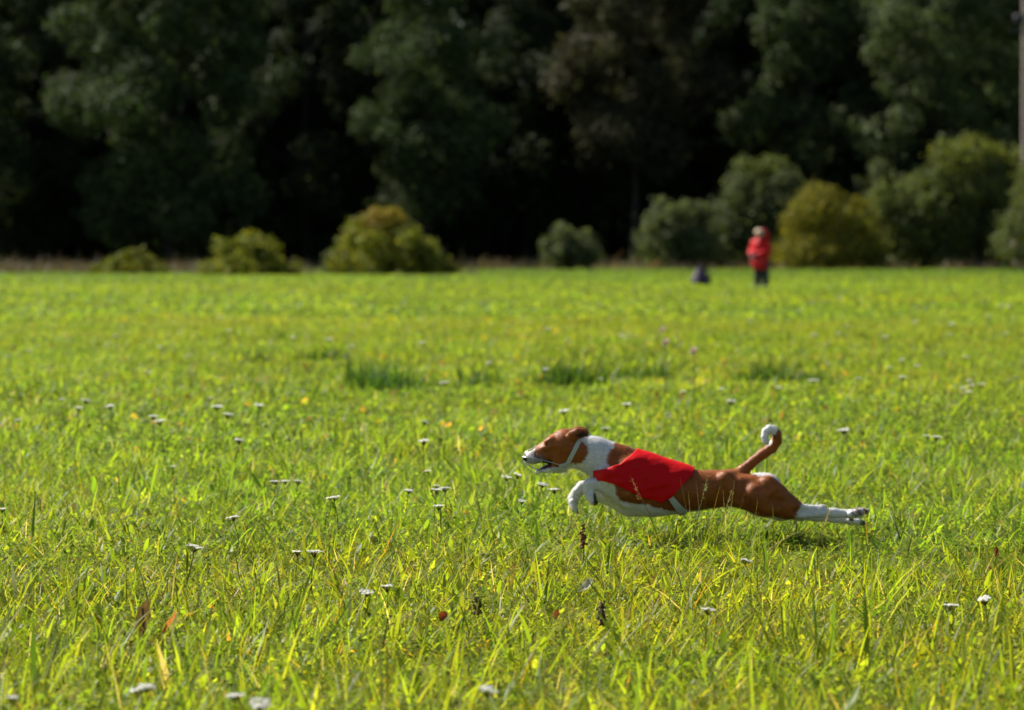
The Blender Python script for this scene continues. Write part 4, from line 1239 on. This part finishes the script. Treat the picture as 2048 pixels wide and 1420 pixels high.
for su_, sv_, h_, c_, lab in ((1166, 1050, .15, (.22, .09, .025), 'rusty brown seed spike standing in the grass below the front paws of the dog'), (1204, 1185, .12, (.09, .06, .035), 'dark brown seed head in the grass right of the pale dead leaf'), (955, 1170, .11, (.12, .09, .04), 'dull brown seed head in the grass left of the pale dead leaf')):
    x, y = spot(su_, sv_, h_)
    o = empty('seed_stalk', (x, y, float(gz(x, y))), lab, 'seed stalk', 'brown seed stalks in the grass')
    g = Geo(); add_tube(g, [(0, 0, -.02), (.003, 0, h_ * .5), (0, 0, h_ * .7)], .002, c_, n=5); link('stem', g.mesh('stem', M_dry), o)
    g = Geo()
    for q in range(60):
        t = rng.random(); V, F = ball((rng.normal(0, .005), rng.normal(0, .005), h_ * (.55 + .5 * t)), .0038 * (1.3 - .6 * t), 6, 4); g.add(V, F, np.array(c_) * rng.uniform(.6, 1.4))
    link('seed_head', g.mesh('seed_head', M_dry), o)
for (ua, va, ub, vb, c_, w_, lab) in (
    (203, 1060, 298, 1018, (.50, .50, .38), .0022, 'pale straw stalk leaning right in the grass at the left'),
    (306, 1240, 400, 1215, (.07, .09, .03), .0015, 'dark thin stalk with slanting tip above the wilting dock plant'),
    (912, 1122, 1032, 1178, (.05, .06, .02), .0014, 'dark thin stalk slanting down to the right in the grass ahead of the dog'),
    (1190, 1360, 1300, 1235, (.42, .42, .24), .0020, 'long pale stalk leaning right near the bottom of the photo'),
    (1540, 1098, 1604, 1066, (.45, .36, .20), .0018, 'pale straw stalk under the hind legs of the dog'),
    (1012, 925, 1042, 945, (.40, .42, .30), .0016, 'pale stalk tip just ahead of the muzzle of the dog'),
    (1440, 1330, 1600, 1332, (.40, .42, .28), .0018, 'pale stalk lying level near the bottom right'),
    (1935, 1325, 2048, 1312, (.38, .42, .28), .0018, 'pale thin stalk lying level by the right edge'),
    (905, 1060, 922, 1000, (.50, .50, .36), .0020, 'pale upright stalk beside the flower bunch ahead of the dog')):
    d_ = depth_at((va + vb) / 2 + 40, 0); k = d_ / F_PX
    P0 = np.array([(ua - 1024) * k, d_ - DOG_D, CAM_H - (va - HORIZON) * k]); P1 = np.array([(ub - 1024) * k, d_ - DOG_D + .05, CAM_H - (vb - HORIZON) * k])
    low, top = (P0, P1) if P0[2] < P1[2] else (P1, P0)
    root_ = low.copy(); root_[2] = float(gz(low[0], low[1])) - .01; root_[0] -= (top[0] - low[0]) * .3
    g = Geo(); t = np.linspace(0, 1, 6)[:, None]
    add_tube(g, np.concatenate([root_[None], low + (top - low) * t + np.array([0, 0, .006]) * np.sin(math.pi * t)]), [w_ * 1.1] + list(w_ * np.linspace(1, .45, 6)), c_, n=5)
    tag(link('grass_stalk', g.mesh('grass_stalk', M_dry)), lab, 'stalk', 'single stalks in the grass')
# long grass ears crossing in front of the dog
for q, (ua, va, lab) in enumerate(((1415, 955, 'green grass ear rising in front of the red brown flank of the dog'), (1462, 985, 'feathery grass ear in front of the thigh of the dog'), (1320, 958, 'thin tan grass stalk crossing the red vest of the dog'), (1658, 1022, 'yellowish stalk rising in front of the hind legs of the dog'))):
    d_ = 11.55; k = d_ / F_PX
    top = np.array([(ua - 1024) * k, d_ - DOG_D, CAM_H - (va - HORIZON) * k])
    o = empty('grass_ear', (top[0] - .03, top[1], 0), lab, 'grass ear', 'grass ears in front of the dog')
    c_ = ((.14, .17, .03), (.22, .20, .05), (.30, .17, .06), (.34, .28, .06))[q]
    h_ = top[2]; lx = .03 if q != 2 else -.06
    g = Geo(); add_tube(g, [(-lx, 0, -.02), (lx * .1, 0, h_ * .6), (lx, 0, h_)], [.0016, .0013, .0008], c_, n=5); link('stem', g.mesh('stem', M_dry), o)
    g = Geo()
    for w in range(26):
        t = rng.random(); V, F, C_ = leaves_flat(1, .002, .012, .003, 0, .8, np.array([c_])); g.add(V + np.array([lx * (.6 + .4 * t), 0, h_ * (.74 + .26 * t)]), F, C_)
    link('ear', g.mesh('ear', M_dry), o)
